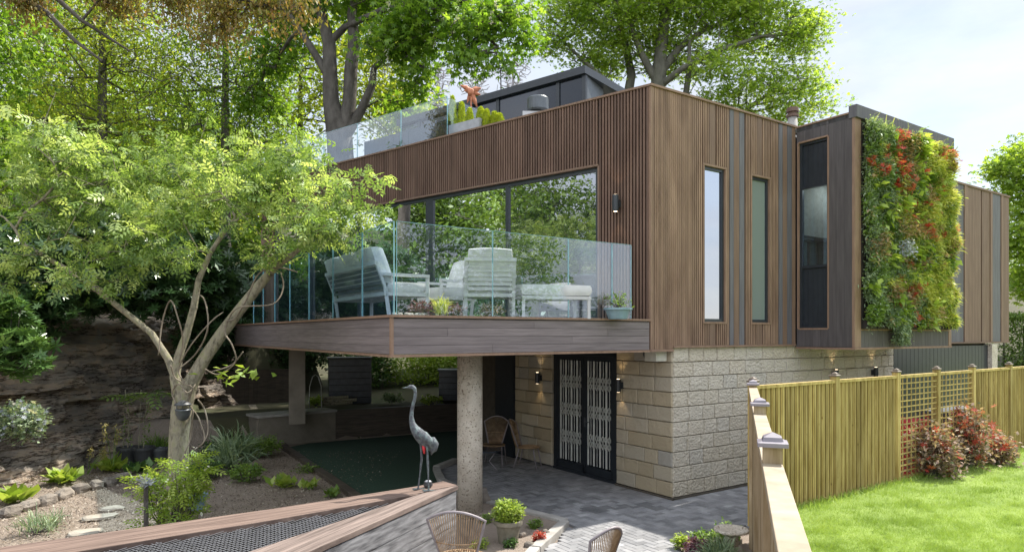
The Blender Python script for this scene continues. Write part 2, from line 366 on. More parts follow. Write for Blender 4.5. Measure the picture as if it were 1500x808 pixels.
def scatter(T, P, size, tilt=(0,.6), roll=.5, yaw=None, jit=.35, rnd=None):
    N=len(P)
    yaw = RNG.uniform(0,2*math.pi,N) if yaw is None else yaw
    Rm=rotm(yaw, RNG.normal(tilt[0],tilt[1],N), RNG.normal(0,roll,N))
    s=np.asarray(size)*(1+RNG.uniform(-jit,jit,N))
    V=np.einsum('nij,qkj->nqki',Rm,T)*s[:,None,None,None]+P[:,None,None,:]
    q=T.shape[0]
    r = RNG.random(N) if rnd is None else rnd
    r=np.clip(np.repeat(r,q)+RNG.uniform(-.08,.08,N*q),0,1)
    return V.reshape(-1,3), r
def leafmesh(name, parts, mat, parent=None):
    V=np.concatenate([p[0] for p in parts]); r=np.concatenate([p[1] for p in parts])
    off=WL.get(parent.name,Vector((0,0,0))) if parent is not None else Vector((0,0,0))
    V=V-np.array(off); nq=len(V)//4
    me=bpy.data.meshes.new(name); me.vertices.add(len(V)); me.vertices.foreach_set('co',V.astype(np.float32).ravel())
    me.loops.add(nq*4); me.loops.foreach_set('vertex_index',np.arange(nq*4,dtype=np.int32))
    me.polygons.add(nq); me.polygons.foreach_set('loop_start',np.arange(nq,dtype=np.int32)*4)
    try: me.polygons.foreach_set('loop_total',np.full(nq,4,np.int32))
    except Exception: pass
    me.update(calc_edges=True)
    a=me.attributes.new('rnd','FLOAT','FACE'); a.data.foreach_set('value',r.astype(np.float32))
    return finish(name, me, mat, parent)
def clump_points(blobs, n, shell=.55, mind=0.):
    """centres of twig clumps spread through ellipsoids (x,y,z,rx,ry,rz)"""
    b=np.array(blobs,float); vol=(b[:,3]*b[:,4]*b[:,5])**(2/3); k=RNG.choice(len(b),n,p=vol/vol.sum())
    d=RNG.normal(size=(n,3)); d/=np.linalg.norm(d,axis=1)[:,None]
    rr=(shell+(1-shell)*RNG.random(n)**.7)
    rr=np.where(RNG.random(n)<.2,RNG.random(n),rr)
    return b[k,:3]+d*rr[:,None]*b[k,3:6]
def skeleton(trunks, att, mb, tip=.012, step=.6, sag=.06, expo=.42, bias=.35, maxr=.3, minr=0.):
    """grow branches from the trunk polylines to every clump centre"""
    P=[];par=[];dist=[];tr={}
    for tk in trunks:
        prev=-1 if 'from' not in tk else tk['from']
        for q,(pt,rd) in enumerate(tk['pts']):
            P.append(np.array(pt,float)); par.append(prev); dist.append(0 if prev<0 else dist[prev]*.5); prev=len(P)-1; tr[prev]=rd
    start=[i for i in range(len(P)) if i in tr]
    nlow=[i for t in trunks for i in range(t.get('low',0))]
    cap=len(P)+len(att)*8; A=np.zeros((cap,3)); D=np.full(cap,1e9); n=len(P)
    A[:n]=np.array(P); D[:n]=0
    for t0 in trunks: pass
    lowmask=np.zeros(cap,bool); idx=0
    for tk in trunks:
        for q in range(len(tk['pts'])):
            if q<tk.get('low',1): lowmask[idx]=True
            idx+=1
    top=A[:n][~lowmask[:n]] if (~lowmask[:n]).any() else A[:n]
    d0=np.min(np.linalg.norm(att[:,None]-top[None],axis=2),axis=1)
    parent=list(par)
    for ai in np.argsort(d0):
        a=att[ai]; dd=np.linalg.norm(A[:n]-a,axis=1)+bias*D[:n]+lowmask[:n]*50
        below=np.where(A[:n,2]>a[2]+.3*dd,1.5,0); j=int(np.argmin(dd+below))
        s=A[j].copy(); L=np.linalg.norm(a-s); m=max(1,min(6,int(L/step)))
        prev=j
        for q in range(1,m+1):
            t=q/m; pt=s+(a-s)*t; 
            if q<m: pt=pt+RNG.normal(0,.07*L/m+.01,3)+np.array([0,0,sag*L*math.sin(math.pi*t)])
            if n>=cap: break
            A[n]=pt; D[n]=D[prev]+np.linalg.norm(pt-A[prev])*.5; parent.append(prev); prev=n; n+=1
    cnt=np.zeros(n); kids=[[] for _ in range(n)]
    for i in range(n):
        if parent[i]>=0: kids[parent[i]].append(i)
    order=range(n-1,-1,-1)
    for i in order:
        if not kids[i]: cnt[i]+=1
        if parent[i]>=0 and parent[i]<i: cnt[parent[i]]+=cnt[i]
    rad=np.minimum(tip*cnt**expo,maxr)
    for i,rd in tr.items(): rad[i]=rd
    seen=set()
    roots=[i for i in range(n) if parent[i]<0]
    stack=[(r0,None) for r0 in roots]
    while stack:
        i,pp=stack.pop(); ch=[] if pp is None else [pp]; rr=[] if pp is None else [min(rad[pp],rad[i]*1.35)]
        j=i
        while True:
            ch.append(j); rr.append(rad[j])
            if not kids[j]: break
            ks=sorted(kids[j],key=lambda k:-cnt[k]-(1e6 if k in tr else 0))
            for k in ks[1:]: stack.append((k,j))
            j=ks[0]
        if len(ch)>1 and max(rr)>=minr: mb.tube([A[c] for c in ch],rr,n=8 if max(rr)>.08 else (5 if max(rr)>.02 else 4),r=.5,cap=False)
    return A[:n]
def tree(name,label,trunks,blobs,nclump,nleaf,T,size,leafmat,bark,spread=.45,flat=.5,group=None,tip=.012,expo=.42,shell=.45,maxr=.3,tilt=(.2,.5),loc=None,bias=.35,minr=0.,crown='crown',cat='tree',sag=.06):
    loc = loc or trunks[0]['pts'][0][0]
    t=empty(name,loc,label,cat,group)
    att=clump_points(blobs,nclump,shell)
    mb=MB(); skeleton(trunks,att,mb,tip=tip,expo=expo,maxr=maxr,bias=bias,minr=minr,sag=sag)
    mb.build('trunk',bark,t,smooth=True)
    per=max(1,nleaf//nclump); tone=np.repeat(RNG.beta(2,2,nclump),per)
    P=np.repeat(att,per,axis=0)+RNG.normal(size=(nclump*per,3))*np.array([spread,spread,spread*flat])
    leafmesh(crown,[scatter(T,P,size,tilt,rnd=np.clip(tone+RNG.normal(0,.18,len(P)),0,1))],leafmat,t)
    return t
def shrub(name,label,blobs,n,T,size,mat,cat='shrub',group=None,spread=.05,tilt=(-.4,.5),stem=None,loc=None,nc=None,extra=None,shell=.5):
    b=np.array(blobs,float); base=loc or (float(b[:,0].mean()),float(b[:,1].mean()),float((b[:,2]-b[:,5]).min()))
    t=empty(name,base,label,cat,group); nc=nc or max(8,n//12)
    att=clump_points(blobs,nc,shell); mb=MB()
    for a in att[:min(len(att),40)]:
        m=[base[i]*.5+a[i]*.5 for i in range(3)]; m[2]-=.1*abs(a[2]-base[2]); m[0]+=(a[0]-base[0])*.2
        mb.tube([base,m,tuple(a)],[.010,.007,.003],n=4,r=.5)
    mb.build('stem',stem or M['bark_dark'],t)
    per=max(1,n//nc); P=np.repeat(att,per,axis=0)+RNG.normal(size=(nc*per,3))*spread
    out=P-np.array(base); yaw=np.arctan2(out[:,1],out[:,0])+RNG.normal(0,.9,len(P))
    leafmesh('foliage',[scatter(T,P,size,tilt,yaw=yaw,rnd=np.clip(np.repeat(RNG.beta(2,2,nc),per)+RNG.normal(0,.15,len(P)),0,1))],mat,t)
    if extra:
        for (nm,cnt,TT,sz,mt,up) in extra:
            Q=att[RNG.integers(0,nc,cnt)]+RNG.normal(size=(cnt,3))*spread; Q[:,2]+=up
            leafmesh(nm,[scatter(TT,Q,sz,tilt)],mt,t)
    return t
# ================================================================ SETTING
O=(2.252,10.925); DR=(.827,.562); DV=(-.562,.827)
FR=Fr(O,DR); FL=Fr(O,(-.786,.619),uy=(.619,.786)); A0=(-1.504,8.372)
FD=Fr(A0,(-.535,.845),uy=(.845,.535)); S0=(2.70,11.30); FS=Fr(S0,DV,uy=(.827,.562)); FSR=Fr(S0,DR)
FB=Fr(FR.p(3.983,0,0)[:2],(.562,-.827),uy=(.827,.562))
ZT=6.83; ZD=3.03; ZB=2.53
def smooth(t): t=max(0,min(1,t)); return t*t*(3-2*t)
def xr(y): return -10.1+.19*(y-11) if y<21 else -8.2+.6*(y-21)
def hgt(x,y):
    h=-.02
    d=xr(y)-x
    if d>0: h=max(h,3.1*smooth(d/.9)+.33*max(0,d-.9)) if y<24 else max(h,.35*d)
    s=(x+6.2)*-.0+ (y-(16.9+(x+6.15)*.62))             # behind the garden retaining wall
    if -9<x<1.5 and s>.12: h=max(h,.70*smooth((s-.12)/.3)+max(0,y-21.5)*.10)
    if y>27: h=max(h,(y-27)*.22+.9)
    if h>9: h=9+(h-9)*.2
    if x>14: h=max(h-.0,.25) if y>-5 else h
    return h+(.05*noise.noise(Vector((x*.5,y*.5,0))) if h>.3 else 0)
def terrain():
    xs=list(np.arange(-60,-16,2.))+list(np.arange(-16,4,.33))+list(np.arange(4,70,3.)); ys=list(np.arange(-40,2,3.))+list(np.arange(2,30,.33))+list(np.arange(30,90,3.))
    mb=MB(); V=[(x,y,hgt(x,y)) for y in ys for x in xs]; nx=len(xs)
    mb.add(V,[(j*nx+i,j*nx+i+1,(j+1)*nx+i+1,(j+1)*nx+i) for j in range(len(ys)-1) for i in range(nx-1)])
    o=mb.build('ground',M['soil'],smooth=True); tag(o,'bare brown garden soil rising to a wooded bank','ground',kind='structure')
    o.data.materials.append(M['hill']); 
    z=[1 if (p.center[2]+WL[o.name][2]>2.9 or p.center[1]+WL[o.name][1]>24 or (p.center[1]+WL[o.name][1]>16.5 and p.center[2]+WL[o.name][2]>.3)) else 0 for p in o.data.polygons]; o.data.polygons.foreach_set('material_index',z)
terrain()
g=MB().box(W0,-900,900,-600,900,-.6,-.5); tag(g.build('land',M['hill']),'woodland floor reaching to the horizon','land',kind='structure')
# lawn
def raised(name,pts,z0,z1,mat,label):
    o=MB().prism(pts,z0,z1).build(name,mat); return tag(o,label,name,kind='structure')
NF=lambda y:(1.456+(y-3.65)*.338)                                   # line of the near fence
LF=Fr((3.27,9.12),(.818,.575))
far=LF.p(40,0,0)
lawn=[(NF(-10),-10),(NF(9.12),9.12),far[:2],(70,10),(60,-30)]
raised('lawn',lawn,-.3,.3,M['lawn'],'bright green sunlit lawn inside the fence')
P=RNG.uniform(0,1,(190000,2)); px=1150+P[:,0]*370; py=655+175*P[:,1]**1.1
Yv=(H-.3)*FPX/(py-489); P3=np.stack([(px-750)/FPX*Yv,Yv,np.full(len(px),.3)],1)
q=P3-np.array([3.27,9.12,0]); ins=(q[:,0]*.575-q[:,1]*.818>.05)&(P3[:,0]>1.50+(P3[:,1]-3.65)*.338+.06)
P3=P3[ins]; tone=np.array([noise.noise(Vector((p[0]*.9,p[1]*.9,3)))*.45+.5 for p in P3])
tx=RNG.uniform(.1,14,5200); tf_=np.array([LF.p(a,-abs(b),.3) for a,b in zip(tx,RNG.normal(.05,.09,5200))])
ck_=np.array([(p[0]+a,p[1]+b,.3) for p in P3[RNG.integers(0,len(P3),420)] for a,b in RNG.normal(0,.03,(9,2))])
gr=leafmesh('grass',[scatter(T_blade,tf_,.085,(0,.5),.4),scatter(T_leaf,ck_,.022,(-.2,.4),.3,rnd=np.full(len(ck_),.05)),scatter(T_blade,P3,.030*(.75+np.array([max(0,noise.noise(Vector((p[0]*2.3,p[1]*2.3,9))))*1.2+max(0,noise.noise(Vector((p[0]*7,p[1]*7,2)))) for p in P3])),(0,.45),.3,rnd=np.clip(tone+RNG.normal(0,.15,len(P3)),0,1),jit=.45)],M['lf_grass'])
tag(gr,'short mown grass blades of the sunny lawn','grass',kind='stuff')
# turf
tf=[gp(417,656)[:2],gp(515,724)[:2],(-2.2,10.9),(-1.36,12.5),(-1.58,13.8),(-1.1,14.6),(.7,19.9),(-1.6,19.45),(-5.2,17.2)]
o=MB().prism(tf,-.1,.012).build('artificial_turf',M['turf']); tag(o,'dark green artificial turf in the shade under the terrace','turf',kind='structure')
# paving: laid block by block
def poly_in(x,y,P):
    c=False; j=len(P)-1
    for i in range(len(P)):
        if (P[i][1]>y)!=(P[j][1]>y) and x<(P[j][0]-P[i][0])*(y-P[i][1])/(P[j][1]-P[i][1])+P[i][0]: c=not c
        j=i
    return c
pav=[(-1.22,14.67),(-1.50,13.8),(-1.25,12.6),(-.46,11.12),(.88,9.85),(.40,8.6),(.08,7.6),(-.8,5),(-1.2,2.5),(.8,2.5),(1.25,4),(1.9,6.9),(1.95,8.2),(2.35,9.1),(3.0,9.6),(3.4,9.75),(9,13.6),(9,16),(2.9,11.42),(.3,15.2),(1,19),(0,19)]
BLOTCH=[(*gp(px_,py_)[:2],r_) for px_,py_,r_ in ((792,751,.2),(812,744,.14),(872,748,.24),(888,744,.16),(918,743,.16),(945,741,.22),(962,744,.15),(770,741,.12))]  # elliptical patches where the bricks are set darker
mb=MB(); th=R(34); ca,sa=math.cos(th),math.sin(th); L,Wd,gap=.2,.1,.006
for i in range(-90,90):
    for j in range(-60,60):
        for k in (0,1):
            bx=i*Wd+j*2*L*.5*2*.5; 
            # herringbone: cell (i,j)
            if k==0: x0,y0,w,h=i*.1+j*.2,i*.1-j*.2,.2,.1
            else: x0,y0,w,h=i*.1+j*.2+.2,i*.1-j*.2-.1,.1,.2
            cx,cy=x0+w/2,y0+h/2; X=cx*ca-cy*sa+1; Y=cx*sa+cy*ca+10
            if not(-2<X<9.2 and 2.3<Y<20) or not poly_in(X,Y,pav): continue
            F=Fr((X,Y),(ca,sa)); z=.016+random.uniform(-.0015,.0015)
            w2,h2=w/2-gap/2,h/2-gap/2; b=.004
            v=[F.p(a*w2,c*h2,-.02) for a,c in ((-1,-1),(1,-1),(1,1),(-1,1))]+[F.p(a*w2,c*h2,z-b) for a,c in ((-1,-1),(1,-1),(1,1),(-1,1))]+[F.p(a*(w2-b),c*(h2-b),z) for a,c in ((-1,-1),(1,-1),(1,1),(-1,1))]
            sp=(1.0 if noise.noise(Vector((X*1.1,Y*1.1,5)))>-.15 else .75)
            for (sx_,sy_,sr_) in BLOTCH:
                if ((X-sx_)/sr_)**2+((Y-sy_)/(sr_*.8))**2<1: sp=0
            f=[(8,9,10,11)]+[(a,(a+1)%4,4+(a+1)%4,4+a) for a in range(4)]+[(4+a,4+(a+1)%4,8+(a+1)%4,8+a) for a in range(4)]
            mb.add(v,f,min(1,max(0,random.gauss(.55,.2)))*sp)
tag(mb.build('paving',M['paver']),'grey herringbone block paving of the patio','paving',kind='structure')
mb=MB(); kp=[(-1.22,14.67),(-1.56,13.8),(-1.32,12.6),(-.54,11.1),(.78,9.82),(.30,8.6),(-.02,7.6)]
def kerbrun(kp,step=.9,w=.14,h=.1):
    for a,b in zip(kp,kp[1:]):
        d=math.hypot(b[0]-a[0],b[1]-a[1]); F=Fr(a,(b[0]-a[0],b[1]-a[1])); n=max(1,round(d/step))
        for i in range(n): mb.box(F,i*d/n+.004+(.03 if i==0 else 0),(i+1)*d/n-.004,-w/2,w/2,-.1,h+random.uniform(-.004,.004))
kerbrun(kp); tag(mb.build('kerb',M['kerb'],bevel=.012),'pale concrete kerb between the patio and planting bed','kerb',kind='structure')
mb=MB(); kerbrun([gp(385,618)[:2],gp(417,656)[:2],gp(515,724)[:2],(-2.2,10.7)],1.6,.16,.07)
tag(mb.build('kerb',M['sleeper_dark'],bevel=.01),'dark timber edging along the artificial turf','kerb',kind='structure')
# ================================================================ HOUSE
EXTRA=0
house=empty('house',(O[0],O[1],0),'two storey house with brown slatted upper floor, rough stone base and jutting terrace','house')
# core volumes
core=MB(); up=[FR.p(.07,.09,0)[:2],FR.p(14.12,.07,0)[:2],FR.p(14.12,8.5,0)[:2],FL.p(11.3,4,0)[:2],FL.p(11.3,.16,0)[:2],FL.p(.2,.16,0)[:2]]
core.prism(up,2.56,6.62); core.build('inner_wall',M['groove'],house)
MB().prism([FR.p(.1,.1,0)[:2],FR.p(7.9,.1,0)[:2],FR.p(7.9,8,0)[:2],FL.p(11.2,4,0)[:2],FL.p(11.2,.12,0)[:2]],6.625,6.70).build('roof',M['roofmembrane'],house)
# lower storey
low=MB().prism([FS.p(.02,.16,0)[:2],FSR.p(12.6,.16,0)[:2],FSR.p(12.6,7,0)[:2],FS.p(7.5,.2,0)[:2]],-.1,2.555); low.build('lower_wall_core',M['mortar'],house)
def blocks(F,L,zs,skip=None,ends=(0,0),seed=1,lo=.24,hi=.55,corner=True):
    mb=MB(); rr=random.Random(seed)
    for k,(a,b) in enumerate(zip(zs,zs[1:])):
        x=0.0
        while x<L-.02:
            w=rr.uniform(lo,hi); w = L-x if L-x-w<.14 else w
            if not skip or not skip(x,x+w,a):
                nx,nz=8,6; UU=[0,.012/w]+[.012/w+(1-.024/w)*q/6 for q in range(1,6)]+[1-.012/w,1]; hb_=b-a; VV=[0,.012/hb_]+[.012/hb_+(1-.024/hb_)*q/4 for q in range(1,4)]+[1-.012/hb_,1]; d0=rr.uniform(0,.007); vs=[];x0,x1=x+.007,x+w-.007; z0,z1=a+.0045,b-.0045
                for j in range(nz+1):
                    for i in range(nx+1):
                        u,v=UU[i],VV[j]; e=min(1,(0 if min(u,1-u)<.01 or min(v,1-v)<.01 else 1)); X=x0+(x1-x0)*u; Z=z0+(z1-z0)*v
                        n_=noise.noise(Vector((X*9,Z*9,seed*5)))*.006
                        vs.append(F.p(X,-(.012+d0+n_)*e-.0,Z))
                fs=[(j*(nx+1)+i,j*(nx+1)+i+1,(j+1)*(nx+1)+i+1,(j+1)*(nx+1)+i) for j in range(nz) for i in range(nx)]
                B=len(vs); vs+=[F.p(x0,.13,z0),F.p(x1,.13,z0),F.p(x1,.13,z1),F.p(x0,.13,z1)]
                c=[0,nx,(nz+1)*(nx+1)-1,nz*(nx+1)]
                fs+=[(B,B+1,c[1],c[0])[::-1],(B+1,B+2,c[2],c[1])[::-1],(B+2,B+3,c[3],c[2])[::-1],(B+3,B,c[0],c[3])[::-1]]
                mb.add(vs,fs,rr.random())
            x+=w
    return mb
zs=[.05+.2525*i for i in range(11)]; zs[-1]=2.585
L1=FR.t(1308)-.45
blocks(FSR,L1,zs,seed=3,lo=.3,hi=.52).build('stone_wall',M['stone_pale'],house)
d0,d1=FS.t(902),FS.t(810); w1=FS.t(755)
zsl=[z if z<2.5 else 2.5 for z in zs]
blocks(FS,d0-.02,zsl,seed=8,lo=.3,hi=.6).build('stone_wall',M['stone'],house)
b2=blocks(Fr(FS.p(d1+.02,0,0)[:2],DV,uy=(.827,.562)),w1-d1-.02,zsl,seed=11,lo=.3,hi=.6); b2.build('stone_wall',M['stone'],house)
pl=MB(); pl.box(FSR,-.03,L1,-.035,.05,-.05,.045); pl.box(FS,-.035,d0,-.03,.05,-.05,.043); pl.build('plinth',M['mortar'],house)
# dark pillar/glazing left of the door wall
t0,t1=FS.t(755)+.01,FS.t(728); MB().box(FS,t0,t1,-.05,.14,0,2.5).build('dark_pillar',M['frame'],house)
# garage-like dark panel and pale post under the wing
gp0=FSR.t(1309); gp1=FSR.t(1447)
mb=MB(); n=26
for i in range(n):
    a=gp0+(gp1-gp0)*i/n; mb.box(FSR,a+.006,a+(gp1-gp0)/n-.006,.0,.10,0,2.5)
mb.build('dark_panel',M['frame'],house); MB().box(FSR,gp1,gp1+.35,-.1,.1,0,2.53).build('pale_post',M['concrete'],house)
# front door with folding grille
door=MB(); zd=FS.zz(902,518); zf=2.46
for a,b in ((d0,d0+.09),(d1-.09,d1)): door.box(FS,a,b,.02,.14,.03,zf)
door.box(FS,d0,d1,.02,.14,zf-.08,zf+.03); door.box(FS,d0,d1,.0,.14,.0,.07)
dm=(d0+d1)/2
DO=door.build('door',M['frame'],house)
lf=MB()
for a,b in ((d0+.09,dm-.004),(dm+.004,d1-.09)):
    lf.box(FS,a,a+.07,.03,.09,.07,zf-.085); lf.box(FS,b-.07,b,.03,.09,.07,zf-.085); lf.box(FS,a,b,.03,.09,.07,.22); lf.box(FS,a,b,.031,.089,zf-.17,zf-.085)
lf.build('door_leaf',M['frame'],DO)
for a,b in ((d0+.16,dm-.075),(dm+.075,d1-.16)):
    MB().box(FS,a,b,.10,.112,.22,zf-.17).build('pane',M['pane_dark'],DO)
    g=MB(); n=4; wd=(b-a)/n
    for i in range(n+1):
        x=a+wd*i
        g.bar(FS.p(min(max(x,a+.01),b-.01),.075,.24),FS.p(min(max(x,a+.01),b-.01),.075,zf-.19),.034,.016)
    for i in range(n):
        xm=a+wd*(i+.5); g.bar(FS.p(xm,.077,.24),FS.p(xm,.077,zf-.19),.012,.010)
        for zc in (.72,1.28,1.84):
            for dz in (-.13,.0):
                for sx in (-1,1):
                    g.bar(FS.p(xm-sx*wd*.45,.068,zc+dz),FS.p(xm,.068,zc+dz+.13),.026,.008); g.bar(FS.p(xm-sx*wd*.45,.068,zc+dz+.13),FS.p(xm,.068,zc+dz),.026,.008)
    g.build('grille',M['lattice'],DO)
MB().box(FS,d0+.19,dm+.02,.06,.075,.22,zf-.17).v
h=MB(); h.bar(FS.p(dm-.04,.02,1.08),FS.p(dm-.16,.02,1.08),.02); h.box(FS,dm-.06,dm-.02,.015,.032,.98,1.16); h.build('handle',M['greymetal'],DO)
# right facade cladding
zc0,zc1=2.605,ZT
def pxs(a,b): return FR.t(a),FR.t(b)
slR,br,gy,grv,tr=MB(),MB(),MB(),MB(),MB()
def slats(F,mb,a,b,z0,z1,p=.05,w=.027,y0=0,y1=.035):
    n=max(1,round((b-a)/p)); q=(b-a)/n
    for i in range(n): mb.box(F,a+i*q+(q-w)/2,a+i*q+(q+w)/2,y0,y1,z0,z1)
w1a,w1b=pxs(1029.5,1064); w2a,w2b=pxs(1099.5,1128.5)
wz=[(FR.zz(1046,245),FR.zz(1046,471)),(FR.zz(1114,260),FR.zz(1114,472))]
slats(FR,slR,.05,FR.t(986),ZB+.02,zc1); slats(FR,slR,FR.t(986),w1a-.01,zc0,zc1)

for a_,b_x,c_,d_ in ((.03,w1a+.002,zc0-.01,zc1-.01),(w1b-.002,w2a+.002,zc0-.01,zc1-.01),(w2b-.002,3.98,zc0-.01,zc1-.01),(w1a+.002,w1b-.002,zc0-.01,wz[0][1]),(w1a+.002,w1b-.002,wz[0][0],zc1-.01),(w2a+.002,w2b-.002,zc0-.01,wz[1][1]),(w2a+.002,w2b-.002,wz[1][0],zc1-.01)): grv.box(FR,a_,b_x,.036,.085,c_,d_)
grv.box(FR,.03,FR.t(986),.037,.084,ZB+.02,zc0-.015)
for (a,b,kind) in ((1064,1068.5,'s'),(1069,1075,'g'),(1075,1083,'b'),(1083,1090.5,'g'),(1092,1099,'s'),(1129,1140.5,'s'),(1141,1146.5,'g'),(1146.5,1153,'b'),(1153,1160,'g'),(1160,1165.5,'b')):
    x0,x1=pxs(a,b)
    if kind=='s': slats(FR,slR,x0+.005,x1,zc0,zc1)
    else: (gy if kind=='g' else br).box(FR,x0+.006,x1-.004,.0,.035,zc0,zc1)
for (wa,wb,(zt,zb),m0,m1) in ((w1a,w1b,wz[0],1039,1049),(w2a,w2b,wz[1],1109,1117)):
    x0,x1=pxs(m0,m1)
    for za,zb_ in ((zc0,zb-.03),(zt+.03,zc1)):
        slats(FR,slR,wa,x0,za,zb_); br.box(FR,x0+.006,x1-.02,0,.035,za,zb_); slats(FR,slR,x1+.01,wb,za,zb_)
    w=.035                                                           # timber reveal round the opening
    tr.box(FR,wa,wb,-.012,.10,zt,zt+w); tr.box(FR,wa,wb,-.012,.10,zb-w,zb); tr.box(FR,wa,wa+w,-.011,.10,zb,zt); tr.box(FR,wb-w,wb,-.011,.10,zb,zt)
tr.box(FR,-.02,4.0,-.03,.12,ZT,ZT+.035); tr.box(FR,FR.t(986),3.98,-.02,.07,zc0-.035,zc0-.002); tr.box(FR,-.005,FR.t(986),-.02,.06,ZB-.02,ZB+.018)
tr.box(FR,-.005,.045,-.006,.045,ZB+.02,ZT-.002)
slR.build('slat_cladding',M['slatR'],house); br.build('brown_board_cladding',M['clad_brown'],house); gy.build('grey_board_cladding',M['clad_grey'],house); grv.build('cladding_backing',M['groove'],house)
tr.build('timber_trim',M['trim'],house)
def window(F,a,b,z0,z1,y,name='window',pane='pane_side',fw=.05,mull=(),y1=None,trans=()):
    f=MB(); f.box(F,a,a+fw,y,y+.07,z0,z1); f.box(F,b-fw,b,y,y+.07,z0,z1); f.box(F,a+fw,b-fw,y+.001,y+.07,z0,z0+fw); f.box(F,a+fw,b-fw,y+.001,y+.07,z1-fw,z1)
    for m_,w_ in mull: f.box(F,m_-w_/2,m_+w_/2,y-.002,y+.068,z0+fw,z1-fw)
    W=f.build(name,M['frame'],house); ms=[a+fw]+[q for m_,w_ in mull for q in (m_-w_/2,m_+w_/2)]+[b-fw]
    for i in range(0,len(ms),2): MB().box(F,ms[i]+.001,ms[i+1]-.001,y+.03,y+.042,z0+fw+.001,z1-fw-.001).build('pane',M[pane],W)
    return W
window(FR,w1a+.037,w1b-.037,wz[0][1]+.002,wz[0][0]-.002,.03)
window(FR,w2a+.037,w2b-.037,wz[1][1]+.002,wz[1][0]-.002,.03,pane='pane_curtain')
# left (window wall) facade
hd=5.68; we=10.9; sl=MB(); slats(FL,sl,.03,.98,ZB+.02,ZT,p=.058,w=.033,y0=0,y1=.04); slats(FL,sl,.99,we+.5,hd+.04,ZT,p=.058,w=.033,y0=0,y1=.04)
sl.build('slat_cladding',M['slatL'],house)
b_=MB(); b_.box(FL,.03,.97,.041,.15,ZB+.02,ZT-.01); b_.box(FL,.97,we+.5,.041,.15,hd+.03,ZT-.01); b_.build('cladding_backing',M['groove'],house)
t_=MB(); t_.box(FL,-.0,we+.55,-.02,.15,ZT,ZT+.034); t_.box(FL,.98,we+.5,-.01,.15,hd,hd+.035); t_.box(FL,.965,.995,-.008,.15,ZD,hd)
for a,b in ((we,we+.28),(we+.31,we+.5)): t_.box(FL,a,b,-.01,.2,ZD,hd-.002)
t_.build('timber_trim',M['clad_brown'],house)
window(FL,1.0,we-.02,ZD+.02,hd-.003,.06,'window_wall','pane',.07,[(FL.t(740),.08),(FL.t(626),.22),(FL.t(522),.08),(FL.t(452),.2)])
# terrace deck
dl=FD; zf0,zf1=2.52,3.0
poly=[A0,O,FL.p(11.4,.1,0)[:2],FD.p(12.6,0,0)[:2]]
cx=sum(p[0] for p in poly)/4; cy=sum(p[1] for p in poly)/4; pin=[(p[0]+(cx-p[0])*.012,p[1]+(cy-p[1])*.012) for p in poly]
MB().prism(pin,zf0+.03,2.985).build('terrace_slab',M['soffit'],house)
ins=[(p[0]+(cx-p[0])*.008,p[1]+(cy-p[1])*.008) for p in poly]
MB().prism(ins,2.99,ZD).build('terrace_floor',M['clad_grey'],house)
LFt=math.hypot(A0[0]-O[0],A0[1]-O[1]); FF=Fr(A0,DR)
fa=MB()
for F,L,jo in ((FF,LFt-.03,[[0,1.5,4.6],[0,2.9,4.6],[0,.8,3.6,4.6],[0,2.2,4.6]]),(FD,12.5,[[0,3,7,12.5],[0,5,9,12.5],[0,2,6,12.5],[0,4,12.5]])):
    hh=(zf1-zf0-.03)/4; off=.0
    for k in range(4):
        js=[min(x,L) for x in jo[k]]
        for a,b in zip(js,js[1:]):
            if b-a>.05: fa.box(F,a+.002+(.025 if (F is FD and a==0) else 0),b-.002,-.0,.03,zf0+.025+k*hh+.002,zf0+.025+(k+1)*hh-.002)
fa.build('fascia_board',M['fascia'],house)
t_=MB(); t_.box(FF,-.02,LFt-.02,-.03,.05,ZD-.02,ZD+.012); t_.box(FF,-.02,LFt-.02,-.02,.05,zf0-.012,zf0+.022); t_.box(FD,.0,12.5,-.03,.05,ZD-.021,ZD+.011); t_.box(FD,.0,12.5,-.02,.05,zf0-.011,zf0+.021); t_.box(FF,-.012,.028,-.012,.03,zf0+.022,ZD-.022); t_.build('fascia_trim',M['trim'],house)
# columns
c=gp(688,752); MB().lathe((-.655,10.45,-.05),[(.196,0),(.196,2.58)],32).build('round_column',M['concrete'],house,smooth=True)
c=wp(435,605,16.6); MB().box(Fr((c[0],c[1]),(.9,.3)),-.19,.19,-.19,.19,.6,2.53).build('square_column',M['render'],house)
# jutting box
bs0,bs1=FB.t(1169.5),FB.t(1213); zt_,zb_=6.81,2.53; BL=3.80
bz0,bz1=FB.zz(1190,481),FB.zz(1190,205)
bd=MB(); n=10; yb=0
def planks(F,mb,a,b,z0,z1,y0,y1,p=.14):
    n=max(1,round((b-a)/p)); q=(b-a)/n
    for i in range(n): mb.box(F,a+i*q+.002,a+(i+1)*q-.002,y0,y1,z0,z1)
planks(FB,bd,.03,bs0,zb_+.03,zt_,0,.04); planks(FB,bd,bs1,1.14,zb_+.03,zt_,0,.04); planks(FB,bd,bs0,bs1,zb_+.03,bz0,0,.04); planks(FB,bd,bs0,bs1,bz1,zt_,0,.04)
FX=Fr(FR.p(3.983,-1.181,0)[:2],DR)
w0,w1x=FX.t(1261),FX.t(1389)
planks(FX,bd,w0,w1x,FX.zz(1262,511)+.02,FX.zz(1262,484),0.0,.04,.13)
bd.build('dark_board_cladding',M['clad_dark'],house)
MB().box(FX,.045,BL-.03,.041,.12,2.56,6.72).build('cladding_backing',M['groove'],house)
bk=MB(); bk.box(FB,.02,bs0,.041,.1,2.56,6.72); bk.box(FB,bs1,1.1,.041,.1,2.56,6.72); bk.box(FB,bs0,bs1,.041,.1,2.56,bz0-.01); bk.box(FB,bs0,bs1,.041,.1,bz1+.01,6.72); bk.build('cladding_backing',M['groove'],house)
